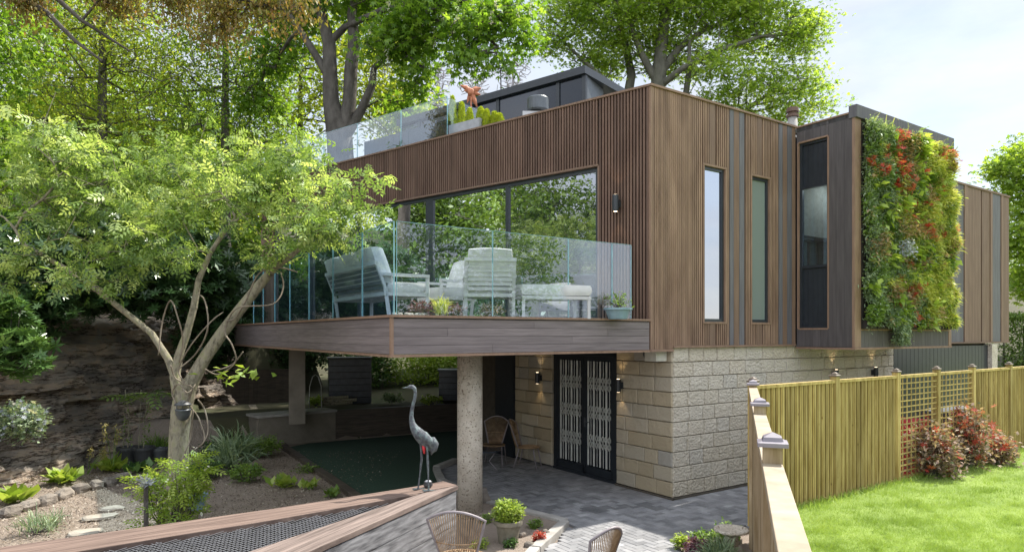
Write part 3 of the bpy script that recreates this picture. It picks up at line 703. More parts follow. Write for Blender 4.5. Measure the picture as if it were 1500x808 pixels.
tb=MB(); tb.box(FX,-.006,w0-.005,-.006,.045,zb_+.025,6.722); tb.box(FX,w1x+.005,BL,-.006,.045,zb_+.025,6.722); tb.box(FX,-.01,BL,-.015,.05,zb_-.015,zb_+.022); tb.box(FB,.02,1.17,-.012,.05,zb_-.016,zb_+.02)
tb.box(FX,w0,w1x,-.01,.05,FX.zz(1262,484)+.002,FX.zz(1262,484)+.03)
tb.box(FB,bs0-.02,bs0+.01,-.01,.06,bz0,bz1); tb.box(FB,bs1-.01,bs1+.02,-.01,.06,bz0,bz1); tb.box(FB,bs0,bs1,-.011,.06,bz1-.01,bz1+.02); tb.box(FB,bs0,bs1,-.011,.06,bz0-.02,bz0+.01)
tb.box(FB,0,1.12,-.02,.1,zt_+.002,zt_+.03); tb.build('timber_trim',M['trim'],house)
MB().box(FX,-.02,BL+.02,-.05,.10,6.725,zt_+.14).build('metal_fascia',M['clad_grey'],house)
MB().box(FX,.0,BL,.105,1.25,6.73,6.80).build('roof',M['roofmembrane'],house); MB().box(FX,.05,BL,.05,1.25,2.545,2.60).build('soffit',M['soffit'],house)
rs=MB(); planks(Fr(FX.p(BL,0,0)[:2],DV,uy=(-.827,-.562)),rs,.0,1.18,zb_,zt_,0,.05); rs.build('dark_board_cladding',M['clad_dark'],house)
# room behind the box window
rm=MB(); rm.box(FX,.12,3.6,1.12,1.16,2.6,6.7); rm.box(FX,3.5,3.56,.12,1.12,2.6,6.7); rm.box(FX,.12,3.5,.13,1.12,5.92,5.96); rm.box(FX,.12,3.5,.13,1.12,2.6,2.64); rm.build('room_wall',M['room'],house)
zg0,zg1=FB.zz(1190,390),FB.zz(1190,272)
W=MB(); W.box(FB,bs0+.01,bs0+.06,.03,.10,bz0,bz1); W.box(FB,bs1-.04,bs1-.01,.03,.10,bz0,bz1)
for z in (zg0,zg1,bz0+.03,bz1-.03): W.box(FB,bs0+.06,bs1-.04,.031,.099,z-.025,z+.025)
Wn=W.build('window',M['frame'],house); MB().box(FB,bs0+.06,bs1-.04,.06,.07,zg0+.026,zg1-.026).build('pane',M['pane_clear'],Wn)
for za,zb2 in ((bz0+.055,zg0-.026),(zg1+.026,bz1-.055)):
    pn=MB(); planks(FB,pn,bs0+.06,bs1-.04,za,zb2,.07,.09,.1); pn.build('dark_infill_panel',M['frame'],Wn)
sh=MB(); sh.box(FX,.15,1.6,.9,1.11,zg0+.52,zg0+.55); sh.box(FX,.3,.33,1.09,1.118,zg0,zg0+.52); sh.box(FX,.62,.64,1.09,1.118,zg0,zg0+.52); sh.box(FX,.15,1.6,1.09,1.117,zg0+.62,zg0+.64); sh.build('shelf',M['greymetal'],house)
MB().box(FX,.3,.5,.55,.75,5.905,5.918).build('ceiling_lamp',M['light'],house)
L=bpy.data.lights.new('ceiling_lamp_beam','AREA'); L.energy=5; L.size=.5; L.color=(1,.97,.92); o=bpy.data.objects.new('ceiling_lamp_beam',L); COL.objects.link(o); o.parent=house; q=FX.p(.9,.6,5.85); o.location=(q[0]-O[0],q[1]-O[1],q[2])
# right wing
FW=Fr(FR.p(0,.0,0)[:2],DR); wg,wb_=MB(),MB(); zw1=6.62; zw0=2.60
for a,b,k in ((1390,1411.5,'g'),(1412,1416,'t'),(1417,1437,'b'),(1438.5,1450,'b'),(1450,1453,'t'),(1453.5,1465.5,'g'),(1465.8,1468.5,'t'),(1469,1478,'b')):
    x0,x1=FW.t(a),FW.t(b)
    if k=='g': planks(FW,wg,x0,x1,zw0,zw1,0,.05,.2)
    elif k=='b': planks(FW,wb_,x0,x1,zw0,zw1,0,.05,.07)
    else: wb_.box(FW,x0,x1,-.02,.05,zw0,zw1,1.)
wg.build('grey_board_cladding',M['clad_grey'],house); wb_.build('brown_board_cladding',M['clad_brown'],house)
tw=MB(); tw.box(FW,7.8,FW.t(1478)+.02,-.03,.1,zw1,zw1+.05); tw.box(FW,7.8,FW.t(1478)+.02,-.03,.1,zw0-.04,zw0-.002); tw.build('timber_trim',M['clad_brown'],house)
# rooftop pavilion
PV=Fr((1.74,15.9),(-.786,.619),uy=(.619,.786)); pm=MB(); z0,z1=6.7,9.1
pm.box(PV,-.03,6.5,-.08,4,z1-.16,z1+.02); pm.box(PV,0,6.4,.0,.06,z0,z0+.15); pm.box(PV,0,6.4,.0,.06,7.95,8.02) if 0 else None
for x in (.0,.75,2.65,4.2,5.6): pm.box(PV,x,x+.1,0,.08,z0,z1-.16)
pm.box(PV,2.75,4.2,.01,.07,8.28,8.35); pm.box(PV,0,.1,.0,3.8,z0,z0+.1)
pav_=pm.build('roof_pavilion',M['frame'],house)
for a,b in ((.1,.75),(.85,2.65),(2.75,4.2),(4.3,5.6),(5.7,6.4)): MB().box(PV,a,b,.03,.045,z0+.15,z1-.16).build('pane',M['pane_dark'],pav_)
PR=Fr((1.74,15.9),(.5,.866)); q=MB(); q.box(PR,.02,1.1,.0,.05,z0,z1-.17); q.build('side_panel',M['greymetal'],pav_)
q=MB(); planks(Fr(PR.p(1.3,0,0)[:2],(.5,.866)),q,.0,2.2,z0,8.78,-.06,0,.12); q.build('slatted_screen',M['clad_grey'],pav_)
# ---- lamps, camera, alarm box on the walls
def lamp(F,x,z,label,group='black up and down wall lamps',s=1.,lit=True,d=0):
    l=empty('wall_lamp',F.p(x,0,z),label,'wall lamp',group); c=F.p(x,-.12*s-d,z-.13*s)
    MB().lathe(c,[(.045*s,0),(.052*s,.012*s),(.052*s,.10*s),(.055*s,.10*s),(.055*s,.16*s),(.052*s,.16*s),(.052*s,.248*s),(.045*s,.26*s)],18).build('lamp_body',M['frame'],l,smooth=False)
    MB().box(F,x-.035,x+.035,-.07*s-d,-.002,z-.06,z+.06).build('bracket',M['frame'],l)
    for zz_,rx in ((-.133*s,0),(.133*s,math.pi)):
        p=F.p(x,-.12*s-d,z+zz_); MB().lathe((p[0],p[1],p[2]-.002),[(.03*s,0),(.03*s,.004)],12).build('bulb',M['light'],l)
        L=bpy.data.lights.new('wall_lamp_beam','SPOT'); L.energy=1.7*(s**2); L.color=(1,.72,.40); L.spot_size=R(75); L.spot_blend=.6; L.shadow_soft_size=.02
        o=bpy.data.objects.new('wall_lamp_beam',L); COL.objects.link(o); o.parent=l; w=WL[l.name]; o.location=(p[0]-w[0],p[1]-w[1],p[2]-w[2]+(-.02 if zz_<0 else .02)); o.rotation_euler=(rx,0,0)
lamp(FL,FL.t(907),FL.zz(907,299),'black wall lamp on the brown slats beside the terrace window',s=1.05)
lamp(FS,FS.t(912),FS.zz(912,564),'black wall lamp on stone right of the grille door',s=.9)
lamp(FS,FS.t(793),FS.zz(793,553),'black wall lamp on stone left of the grille door, above the cane chairs',s=.9)
lamp(FSR,FSR.t(1218),FSR.zz(1218,549),'black wall lamp under the jutting box, nearer the stone corner',s=.9)
lamp(FSR,FSR.t(1276),FSR.zz(1276,545),'black wall lamp under the jutting box, nearer the dark panel',s=.9)
al=MB(); al.box(FS,.09,.36,-.30,-.04,2.34,2.525); tag(al.build('junction_box',M['whitebox'],bevel=.01),'cream plastic box under the slatted corner of the house','box')
sc=empty('security_camera',FS.p(.42,-.2,2.45),'small black dome camera hanging beside the cream box','security camera')
MB().lathe(FS.p(.42,-.2,2.47),[(.05,0),(.06,.03),(.06,.05)],14).build('mount',M['frame'],sc); MB().lathe(FS.p(.42,-.2,2.395),[(.005,0),(.04,.015),(.055,.05),(.05,.08)],14).build('dome',M['greymetal'],sc,smooth=True)
# ---- glass balustrades
def balustrade(name,label,runs,z0,zt,grp=None):
    b=empty(name,(runs[0][0].p(0,0,z0)),label,'balustrade')
    for F,cuts,y,mat in runs:
        for i,(a,c) in enumerate(zip(cuts,cuts[1:])):
            MB().box(F,a+.006,c-.006,y,y+.015,z0,zt).build('glass_panel',M[mat],b)
        e=MB()
        for i,(a,c) in enumerate(zip(cuts,cuts[1:])):
            for x in (a+.0035,c-.0035): e.box(F,x-.0022,x+.0022,y-.001,y+.016,z0,zt)
            e.box(F,a+.01,c-.01,y-.001,y+.016,zt+.0005,zt+.005)
        e.build('glass_edge',M['glass_edge'],b)
    return b
cf=[.10]+[FF.t(p,.06) for p in (722,833,897)]+[FF.t(925,.06)]
cl=[.07]+[FD.t(p,.06) for p in (530,487,452,424,402,385,371)]
balustrade('terrace_balustrade','tall frameless glass balustrade round the projecting terrace',[(FF,cf,.06,'glass'),(FD,cl,.06,'glass_side')],ZD+.012,4.22)
cr=[FL.t(p,.2) for p in (655,587,523,474,430,395)]
balustrade('roof_balustrade','clear glass balustrade along the roof edge above the slats',[(FL,cr,.2,'glass')],6.82,7.75)
Fe=Fr(FL.p(cr[0],.2,0)[:2],(.619,.786)); e=bpy.data.objects['roof_balustrade']; MB().box(Fe,.02,2.0,0,.015,6.82,7.74).build('glass_panel',M['glass'],e)
# ---- chimney flue
fl=empty('flue',FR.p(4.6,1.2,6.6),'short metal flue with a brown cowl rising behind the roof edge','flue')
c=wp(1161,190,14.6); MB().lathe((c[0],c[1],6.6),[(.10,0),(.10,.92)],16).build('pipe',M['kerb'],fl,smooth=True); MB().lathe((c[0],c[1],7.50),[(.13,0),(.13,.05),(.085,.06),(.085,.10),(.13,.11),(.12,.2),(.03,.22)],16).build('cowl',M['slatL'],fl)
# ================================================================ LIVING WALL
lw=empty('living_wall',FX.p(w0,0,FX.zz(1262,484)),'planted living wall of ferns and red leaved plants filling the box front','living wall')
ZL0,ZL1=FX.zz(1262,484)+.03,6.66
MB().box(FX,w0+.01,w1x-.01,-.02,-.002,ZL0,ZL1).build('backing_panel',M['groove'],lw)
tr_=MB()
for k in range(9): tr_.box(FX,w0+.02+k*(w1x-w0-.04)/9,w0+.0+(k+1)*(w1x-w0-.04)/9,-.10,-.021,ZL0+.005,ZL0+.16)
tr_.build('plant_trough',M['groove'],lw)
def lwp(u,v,d): 
    p=[FX.p(w0+(w1x-w0)*a,-c,ZL0+.1+(ZL1-ZL0-.1)*b) for a,b,c in zip(u,v,d)]; return np.array(p)
out_yaw=math.atan2(-DV[1],-DV[0])
def lwpart(name,n,f,T,size,mat,depth=(.04,.3),tilt=(.3,.6),clump=14,spread=.035):
    u,v=[],[]
    k=0
    while len(u)<n//clump and k<200000:
        k+=1; a,b=.005+.955*random.random(),random.random()
        if random.random()<f(a,b): u.append(a); v.append(b)
    d=np.array([depth[0]+(depth[1]-depth[0])*min(1,max(0,.45+1.3*noise.noise(Vector((a*7,b*11,4)))+random.uniform(-.25,.25))) for a,b in zip(u,v)])*1.25; C=lwp(u,v,d); P=np.repeat(C,clump,axis=0)+RNG.normal(0,spread,(len(C)*clump,3))
    tone=np.repeat(RNG.beta(2,2,len(C)),clump)
    leafmesh(name,[scatter(T,P,size,tilt,.5,yaw=out_yaw+RNG.normal(0,.9,len(P)),rnd=np.clip(tone+RNG.normal(0,.15,len(P)),0,1))],M[mat],lw)
nz=lambda a,b,s,k: noise.noise(Vector((a*s,b*s*1.5,k)))
lwpart('fern_foliage',24000,lambda a,b: max(0,min(1,(a-.45)*1.7+nz(a,b,5,1)*1.4)),T_fern,.14,'lf_fern',(.03,.15),(-.1,.5))
lwpart('bushy_foliage',42000,lambda a,b: max(0,min(1,(.66-a)*1.5+nz(a,b,5,2)*1.4)),T_long,.07,'lf_blue',(.03,.15),(0,.7),20,.05)
lwpart('green_foliage',26000,lambda a,b: .35+nz(a,b,6,3),T_leaf,.08,'lf_mid',(.02,.15),(.2,.6))
lwpart('broad_foliage',700,lambda a,b: 1 if (nz(a,b,5,9)>.2 and a<.7) else .08,T_leaf,.15,'lf_lime',(.1,.2),(.4,.5),8,.06)
lwpart('bronze_foliage',4800,lambda a,b: 1 if nz(a,b,6,21)>.24 else .03,T_long,.09,'lf_bronze',(.08,.2),(.1,.6),14,.05)
lwpart('red_foliage',560,lambda a,b: 1 if (abs(a-.3)<.08 and b>.68) or (abs(a-.82)<.07 and b>.93) or (abs(a-.52)<.1 and abs(b-.50)<.04) or (a<.15 and abs(b-.78)<.03) else .035,T_whorl,.06,'lf_red',(.12,.22),(.2,.6),7,.05)
lwpart('lilac_flowers',260,lambda a,b: 1 if abs(a-.28)<.05 and abs(b-.38)<.03 else 0,T_leaf,.05,'lf_lilac',(.26,.33),(0,.7),10,.05)
u=RNG.uniform(0,1,16); lwt=lwp(u,np.full(16,.97),np.full(16,.15)); leafmesh('arching_stem',[scatter(T_grass,lwt,.36,(-.5,.4),.3)],M['lf_fern'],lw)
lwh=lwp(RNG.normal(.34,.03,1500),RNG.uniform(-.10,.05,1500),RNG.uniform(.05,.25,1500)); leafmesh('hanging_foliage',[scatter(T_long,lwh,.08,(.6,.5))],M['lf_blue'],lw)
# ================================================================ TERRACE FURNITURE
def cushion(mb,F,x0,x1,y0,y1,z0,z1,r=.5):
    n=8; V=[]; f=[]
    def pt(u,v,w):
        e=lambda t:math.copysign(abs(t)**.8,t)
        s=(1-.04*(v*v+w*w)),(1-.04*(u*u+w*w)),(1-.09*(u*u*.7+v*v*.7))
        return F.p((x0+x1)/2+u*s[0]*(x1-x0)/2*1.06,(y0+y1)/2+v*s[1]*(y1-y0)/2*1.03,(z0+z1)/2+w*s[2]*(z1-z0)/2*1.12)
    for ax in range(3):
        for sg in (-1,1):
            b=len(V)
            for i in range(n+1):
                for j in range(n+1):
                    a,c=-1+2*i/n,-1+2*j/n; q=[0,0,0]; q[ax]=sg; q[(ax+1)%3]=a; q[(ax+2)%3]=c; V.append(pt(*q))
            f+=[(b+i*(n+1)+j,b+(i+1)*(n+1)+j,b+(i+1)*(n+1)+j+1,b+i*(n+1)+j+1) for i in range(n) for j in range(n)]
    mb.add(V,f,r)
def sofa(name,label,cat,F,L,D,zf,nc,back_tilt=.22,arm=True,h=.86,grp=None):
    """seat runs along F.x (L), faces +y, back along y=0"""
    s=empty(name,F.p(0,0,zf),label,cat,grp)
    fr=MB(); w=.05
    for x in (.025,L-.025):
        fr.bar(F.p(x,.12,zf),F.p(x,.06,zf+.42),w,.04); fr.bar(F.p(x,.06,zf+.40),F.p(x,-.08,zf+h-.10),w,.035); fr.bar(F.p(x,D-.02,zf),F.p(x,D-.02,zf+.60),w,.04)
        fr.bar(F.p(x,.06,zf+.33),F.p(x,D-.02,zf+.33),w,.05)
        if arm: fr.bar(F.p(x,-.02,zf+.60),F.p(x,D,zf+.60),.07,.04)
    fr.bar(F.p(.0,D-.02,zf+.33),F.p(L,D-.02,zf+.33),.05,.05); fr.bar(F.p(0,.06,zf+.33),F.p(L,.06,zf+.33),.05,.05); fr.bar(F.p(0,-.08,zf+h-.11),F.p(L,-.08,zf+h-.11),.04,.05)
    fr.build('frame',M['white'],s)
    sl_=MB(); 
    for k in range(6): z=zf+.40+k*.065; y=.05-.13*(z-zf-.4)/(h-.5); sl_.box(F,.05,L-.05,y-.012,y+.008,z,z+.048)
    sl_.build('back_slats',M['slate'] if nc>1 else M['white'],s)
    for i in range(nc):
        a=.06+(L-.12)*i/nc; b=.06+(L-.12)*(i+1)/nc
        c1=MB(); cushion(c1,F,a+.005,b-.005,.10,D-.02,zf+.36,zf+.50); c1.build('seat_cushion',M['cushion'],s,smooth=True)
        c2=MB(); V0=len(c2.v); cushion(c2,Fr((0,0),(1,0)),a+.005,b-.005,-.08,.10,0,.50)
        vs=[]
        for x,y,z in c2.v: yy=y-z*.34; vs.append(F.p(x,yy+.11,zf+.49+z*.95))
        c2.v=vs; c2.build('back_cushion',M['cushion'],s,smooth=True)
    return s
p0=FD.p(.95,.19,0); Fsf=Fr(FD.p(.92,.24,0)[:2],(-.535,.845),uy=(.845,.535)); sofa('garden_sofa','long white framed garden sofa with pale cushions at the left side of the terrace','sofa',Fsf,2.3,.72,ZD,3)
c=wp(678,462,9.75); Fa=Fr((c[0],c[1]),(.985,-.17)); 
def at(px,Y,y2=0): return ((px-750)/FPX*Y,Y)
Fa=Fr(at(680,9.6),(1,.10)); sofa('garden_armchair','white framed armchair with its slatted back to the glass','armchair',Fa,.74,.72,ZD,1,h=.94)
Fa=Fr(at(703,11.2),(-.45,-1),uy=(-1,.45)); sofa('garden_armchair','second white framed armchair, farther from the glass and facing the sofa','armchair',Fr(at(700,10.75),(-.6,.8),uy=(-.8,-.6)),.74,.68,ZD,1)
ft=empty('garden_footstool',(*at(800,9.9),ZD),'long low white cushioned bench near the corner of the terrace','bench'); Ff=Fr(at(765,9.8),(.95,.3)); mb=MB()
for x in (.03,1.07):
    for y in (.03,.57): mb.bar(Ff.p(x,y,ZD),Ff.p(x,y,ZD+.32),.045)
    mb.bar(Ff.p(x,0,ZD+.31),Ff.p(x,.6,ZD+.31),.045,.05)
mb.bar(Ff.p(0,.03,ZD+.31),Ff.p(1.1,.03,ZD+.31),.045,.05); mb.bar(Ff.p(0,.57,ZD+.31),Ff.p(1.1,.57,ZD+.31),.045,.05); mb.build('frame',M['white'],ft)
mb=MB(); cushion(mb,Ff,.0,1.1,0,.6,ZD+.345,ZD+.50); mb.build('seat_cushion',M['cushion'],ft,smooth=True)
def pot(loc,r,h,mat,parent,name='pot',rim=1.12):
    return MB().lathe(loc,[(r*.72,0),(r*.97,h*.82),(r*rim,h*.83),(r*rim,h),(r*.95,h),(r*.93,h*.9)],24).build(name,mat,parent,smooth=False)
def potted(name,label,loc,r,h,mat,blobs,n,T,size,leaf,cat='potted plant',grp=None,spread=.04,tilt=(-.3,.5)):
    t=empty(name,loc,label,cat,grp); pot(loc,r,h,mat,t); MB().lathe((loc[0],loc[1],loc[2]+h*.86),[(r*.93,0),(r*.93,.01)],20).build('compost',M['soil'],t)
    bl=[(loc[0]+b[0],loc[1]+b[1],loc[2]+h+b[2],b[3],b[4],b[5]) for b in blobs]; nc=max(10,n//12); att=clump_points(bl,nc,.6); mb=MB()
    for a in att[:30]: mb.tube([(loc[0],loc[1],loc[2]+h*.9),tuple(np.array([loc[0],loc[1],loc[2]+h])*.4+a*.6),tuple(a)],[.008,.006,.003],n=4)
    mb.build('stem',M['bark_grey'],t); P=np.repeat(att,12,axis=0)+RNG.normal(0,spread,(nc*12,3)); yaw=np.arctan2(P[:,1]-loc[1],P[:,0]-loc[0])+RNG.normal(0,.7,len(P))
    leafmesh('foliage',[scatter(T,P,size,tilt,yaw=yaw)],M[leaf],t); return t
q=at(905,10.35); potted('potted_shrub','blue grey bowl planted with a low green plant at the right end of the terrace',(q[0],q[1],ZD),.20,.17,M['pot_blue'],[(0,0,.10,.17,.15,.10)],260,T_leaf,.04,'lf_mid')
for k,(t_,lb) in enumerate(((.55,'purple heather plant at the terrace corner behind the glass'),(.95,'purple leaved plant on the terrace floor left of the armchair'),(1.65,'purple plant under the slatted armchair'))):
    c=FF.p(t_,.26,ZD); shrub('purple_plant',lb,[(c[0],c[1],c[2]+.08,.16,.1,.09)],700,T_long,.05,M['lf_purple'] if k!=2 else M['lf_photinia'],'plant','purple plants along the terrace edge',.03)
c=FF.p(.8,.2,ZD); shrub('grassy_plant','small yellow green grassy plant among the purple plants on the terrace',[(c[0],c[1],c[2]+.05,.09,.06,.05)],160,T_grass,.16,M['lf_fern'],'plant',None,.02,(-.6,.3))
for k in range(7):
    c=FF.p(.12+k*.075+random.uniform(0,.02),.14+random.uniform(0,.05),ZD+.02); tag(MB().rock(c,.035,.03,.024,k).build('pebble',M['stonepale'],smooth=True),'white pebble lying along the glass at the terrace corner','pebble','white pebbles on the terrace edge')
# roof terrace planter, conifers, sculpture
t0,t1=FL.t(655,.35),FL.t(535,.35)
pb=empty('roof_planter',FL.p(t0,.3,6.7),'long dark glossy planter standing behind the roof glass','planter'); MB().box(FL,t0+.0,t1,.32,.9,6.7,7.32).build('planter_box',M['pane_dark'],pb); MB().box(FL,t0-.85,t0-.003,.40,.9,6.7,7.22).build('end_box',M['planter_light'],pb)
con=[(663,1.02),(674,.85),(688,.62),(702,.74),(713,.62),(722,.55),(732,.46)]
lbs=['tallest golden conifer, first beside the roof glass','golden conifer second from the roof glass','slim golden conifer third from the roof glass','broad golden conifer fourth from the roof glass','golden conifer fifth from the roof glass','small golden conifer, second from the pavilion end of the row','smallest golden conifer, at the pavilion end of the row']
for k,((px_,hh),lb) in enumerate(zip(con,lbs)):
    tx=FL.t(px_,.55); c=FL.p(tx,.55+.05*(k%2),6.75 if k>0 else 6.75); zt0=FL.zz(px_,{0:142,1:150,2:160,3:158,4:162,5:164,6:168}[k],.6); h_=zt0-6.95
    t=empty('golden_conifer',c,lb,'conifer','golden conifers in the roof planter'); MB().tube([c,(c[0],c[1],6.95+h_*.9)],[.02,.006],n=6).build('trunk',M['bark_grey'],t)
    n=2200; v=RNG.random(n)**.9; a=RNG.uniform(0,6.283,n); rr=.085*(1.25 if k==3 else 1)*np.sqrt(np.clip(1-v**3,0,1))*(.6+.4*np.minimum(1,v*6))*RNG.uniform(.75,1.08,n)
    P=np.stack([c[0]+rr*np.cos(a),c[1]+rr*np.sin(a),6.85+v*(h_+.08)],1); leafmesh('crown',[scatter(T_leaf,P,.04,(-1.1,.3),.3,yaw=a)],M['lf_conifer'],t)
# starfish-like rusty sculpture
c=Vector(FL.p(FL.t(690,1.6),1.6,FL.zz(690,135,1.6))); st=empty('rusty_sculpture',(c.x,c.y,7.2),'rusty orange steel figure with spreading arms on the roof terrace','sculpture'); mb=MB(); sx=c.y/FPX
for (dx,dz,w) in ((-16,10,2.2),(15,6,2.4),(9,-22,2.2),(-6,-16,2),(14,-4,2.),(-10,2,1.8)):
    mb.tube([c,c+Vector((dx*.5*sx,.06,-0+dz*.6*sx+.03)),c+Vector((dx*sx,.0,dz*sx))],[w*2.0*sx,w*1.7*sx,.5*sx],n=6)
mb.rock(c,.08,.07,.08,3); mb.build('figure',M['rust'],st,smooth=True); MB().tube([(c.x,c.y,6.72),c],.02,n=6).build('post',M['rust'],st)
# barbecue / drum
c=FL.p(FL.t(788,1.3),1.3,0); bq=empty('patio_stove',(c[0],c[1],6.7),'dark round hooded stove showing above the roof edge','stove'); z=FL.zz(788,163,1.3)
MB().lathe((c[0],c[1],z-.02),[(.02,.0),(.20,.01),(.22,.04),(.22,.27),(.20,.295),(.02,.30)],24).build('hood',M['greymetal'],bq); MB().lathe((c[0],c[1],6.7),[(.25,0),(.05,.04),(.05,z-6.72)],14).build('pedestal',M['greymetal'],bq)
mb=MB(); mb.box(Fr((c[0],c[1]),(1,0)),-.32,.06,-.14,.14,z-.14,z-.04); mb.build('shelf',M['white'],bq)
# ================================================================ POND BOX WITH NET
pd=empty('netted_pond',(-.64,8.02,0),'raised triangular pond of charred timber with pale cap boards and black netting','raised pond')
zc=1.0
capn=[(-.64,8.02),(-1.69,5.56),(-2.75,3.1),(-3.35,3.1),(-2.19,5.56),(-1.07,7.545),(-.93,7.74)]
capf=[(-.64,8.02),(-.93,7.74),(-1.07,7.545),(-2.32,6.54),(-3.64,5.56),(-5.6,4.1),(-6.3,4.4),(-4.33,5.70),(-2.47,6.95),(-1.205,7.915),(-.84,8.25)]
def cap(pts,name='cap_board'):
    mb=MB(); mb.prism(pts,zc-.055,zc); return mb.build(name,M['cap'],pd,bevel=.006)
cap(capn)
capf2=[(-.66,8.045),(-.945,7.76),(-1.085,7.565)]+capf[3:]; [MB().prism(capf2,zc-.055,zc-.0008).build('cap_board',M['cap_far'],pd,bevel=.006)]
sd=MB(); Fn=Fr((-.69,8.0),(-1.05,-2.46)); Ln=5.4
for k in range(5):
    z1=zc-.06-k*.2; x=0
    for (a,b) in (((0,2.2),(2.2,5.4)) if k%2 else ((0,3.1),(3.1,5.4))): sd.box(Fn,a+.003,b-.003,-.03-random.uniform(0,.006),.03,z1-.196,z1-.004)
Fe2=Fr((-.69,8.0),(-.20,.23)); 
for k in range(5): z1=zc-.06-k*.2; sd.box(Fe2,.0,.28,-.03,.03,z1-.196,z1-.004)
sd.build('side_boards',M['sleeper'],pd)
Ff2=Fr((-.9,8.2),(-3.49,-2.55)); sf=MB()
for k in range(5): z1=zc-.06-k*.2; sf.box(Ff2,.0,7,-.03,.03,z1-.196,z1-.004)
sf.build('side_boards',M['sleeper_dark'],pd)
netp=[(-1.10,7.53),(-2.21,5.56),(-3.38,3.1),(-5.6,4.15),(-3.60,5.60),(-2.30,6.56)]
MB().prism(netp,zc-.5,zc-.46).build('pond_water',M['net'],pd)
nm=MB(); Fnn=Fr((-1.1,7.5),(-1.05,-2.2)); stp=.045
def clipseg(a,b):
    N=60; out=[]; cur=None
    for i in range(N+1):
        t=i/N; x=a[0]+(b[0]-a[0])*t; y=a[1]+(b[1]-a[1])*t
        if poly_in(x,y,netp):
            if cur is None: cur=[(x,y),(x,y)]
            cur[1]=(x,y)
        elif cur: out.append(cur); cur=None
    if cur: out.append(cur)
    return out
for k in range(-90,90):
    for ax in (0,1):
        a=Fnn.p(k*stp,-5,0) if ax==0 else Fnn.p(-1,k*stp,0); b=Fnn.p(k*stp,5,0) if ax==0 else Fnn.p(6,k*stp,0)
        for s_,e_ in clipseg(a,b):
            if math.hypot(s_[0]-e_[0],s_[1]-e_[1])>.03:
                sag=lambda p:-.03-.02*noise.noise(Vector((p[0]*1.5,p[1]*1.5,0)))
                nm.bar((*s_,zc-.035),(*e_,zc-.035),.006,.004)
nm.build('netting',M['netline'],pd)
# heron
Yh=7.74; W_=lambda x,y,d=0: Vector(wp(x,y,Yh+d))
hr=empty('heron_statue',W_(620,718),'verdigris bronze heron statue standing on the pond cap boards','statue')
body=MB()
pts=[(586.5,567.8),(592,567.6),(597,567),(600,566),(604,566.2),(607.5,569),(608.6,575),(607.5,583),(605,592),(603.2,601),(602.6,610),(603.4,618),(606,625),(610,631),(616,638),(622,645),(628,651),(632,658),(634,664)]
rad=[.2,1.0,1.7,3.0,3.5,3.0,2.5,2.5,2.6,2.8,3.3,4.3,5.8,7.8,9.3,9.0,6.8,3.9,1.0]
body.tube([W_(*p) for p in pts],[r_*Yh/FPX for r_ in rad],n=14,r=.5)
for (kx,fx,fy,d) in (((616.5,646),(617.5,673),(612.5,715.5),.03),((625.5,645),(626.5,675),(628,716.5),-.05)):
    body.tube([W_(*kx,d),W_((kx[0]+fx[0])/2,(kx[1]+fx[1])/2,d),W_(*fx,d),W_((fx[0]+fy[0])/2,(fx[1]+fy[1])/2,d),W_(*fy,d)],[.022,.013,.016,.010,.012],n=8,r=.5)
    b_=Vector(W_(*fy,d)); b_.z=1.012
    for a in (2.6,3.3,4.0,.4): body.tube([b_,b_+Vector((math.cos(a)*.06,math.sin(a)*.05,.002)),b_+Vector((math.cos(a)*.11,math.sin(a)*.09,-.004))],[.011,.007,.003],n=6,r=.5)
bo=body.build('body',M['bronze'],hr,smooth=True)
mr=bo.modifiers.new('Remesh','REMESH'); mr.mode='VOXEL'; mr.voxel_size=.008; mr.use_smooth_shade=True
tlm=MB(); 
for s_ in (-1,1):
    tlm.tube([W_(612,632,-.04*s_),W_(620,637,-.075*s_),W_(628,645,-.065*s_),W_(635,654,-.03*s_),W_(636,660,-.01*s_)],[.015,.055,.05,.035,.006],n=8,r=.5)
tlm.tube([W_(628,643,-.02),W_(633,648,-.03),W_(634,658,-.03),W_(632,666,-.02)],[.015,.028,.022,.004],n=8,r=.5)
tlm.tube([W_(628,642,-.02),W_(634,643,-.03),W_(637.5,650,-.03),W_(636,658,-.03),W_(631,664,-.02)],[.02,.035,.042,.035,.008],n=8,r=.5)
tlm.build('wing',M['bronze'],hr,smooth=True)
MB().tube([W_(619,648,-.02),W_(621,656,-.03),W_(621.5,664,-.03)],[.008,.020,.010],n=8).build('red_tag',M['red'],hr,smooth=True)
c=Vector(wp(627,713,7.9)); c.z=1.001; bw=empty('small_bowl',c,'small dark glazed jar beside the heron feet','jar'); MB().lathe(c,[(.03,0),(.052,.02),(.055,.04),(.045,.06),(.05,.07),(.04,.07)],18).build('bowl',M['pot_black'],bw,smooth=True)
MB().lathe((c.x,c.y,c.z+.066),[(.04,0),(.035,.012),(.012,.02)],14).build('lid',M['planter_light'],bw,smooth=True)
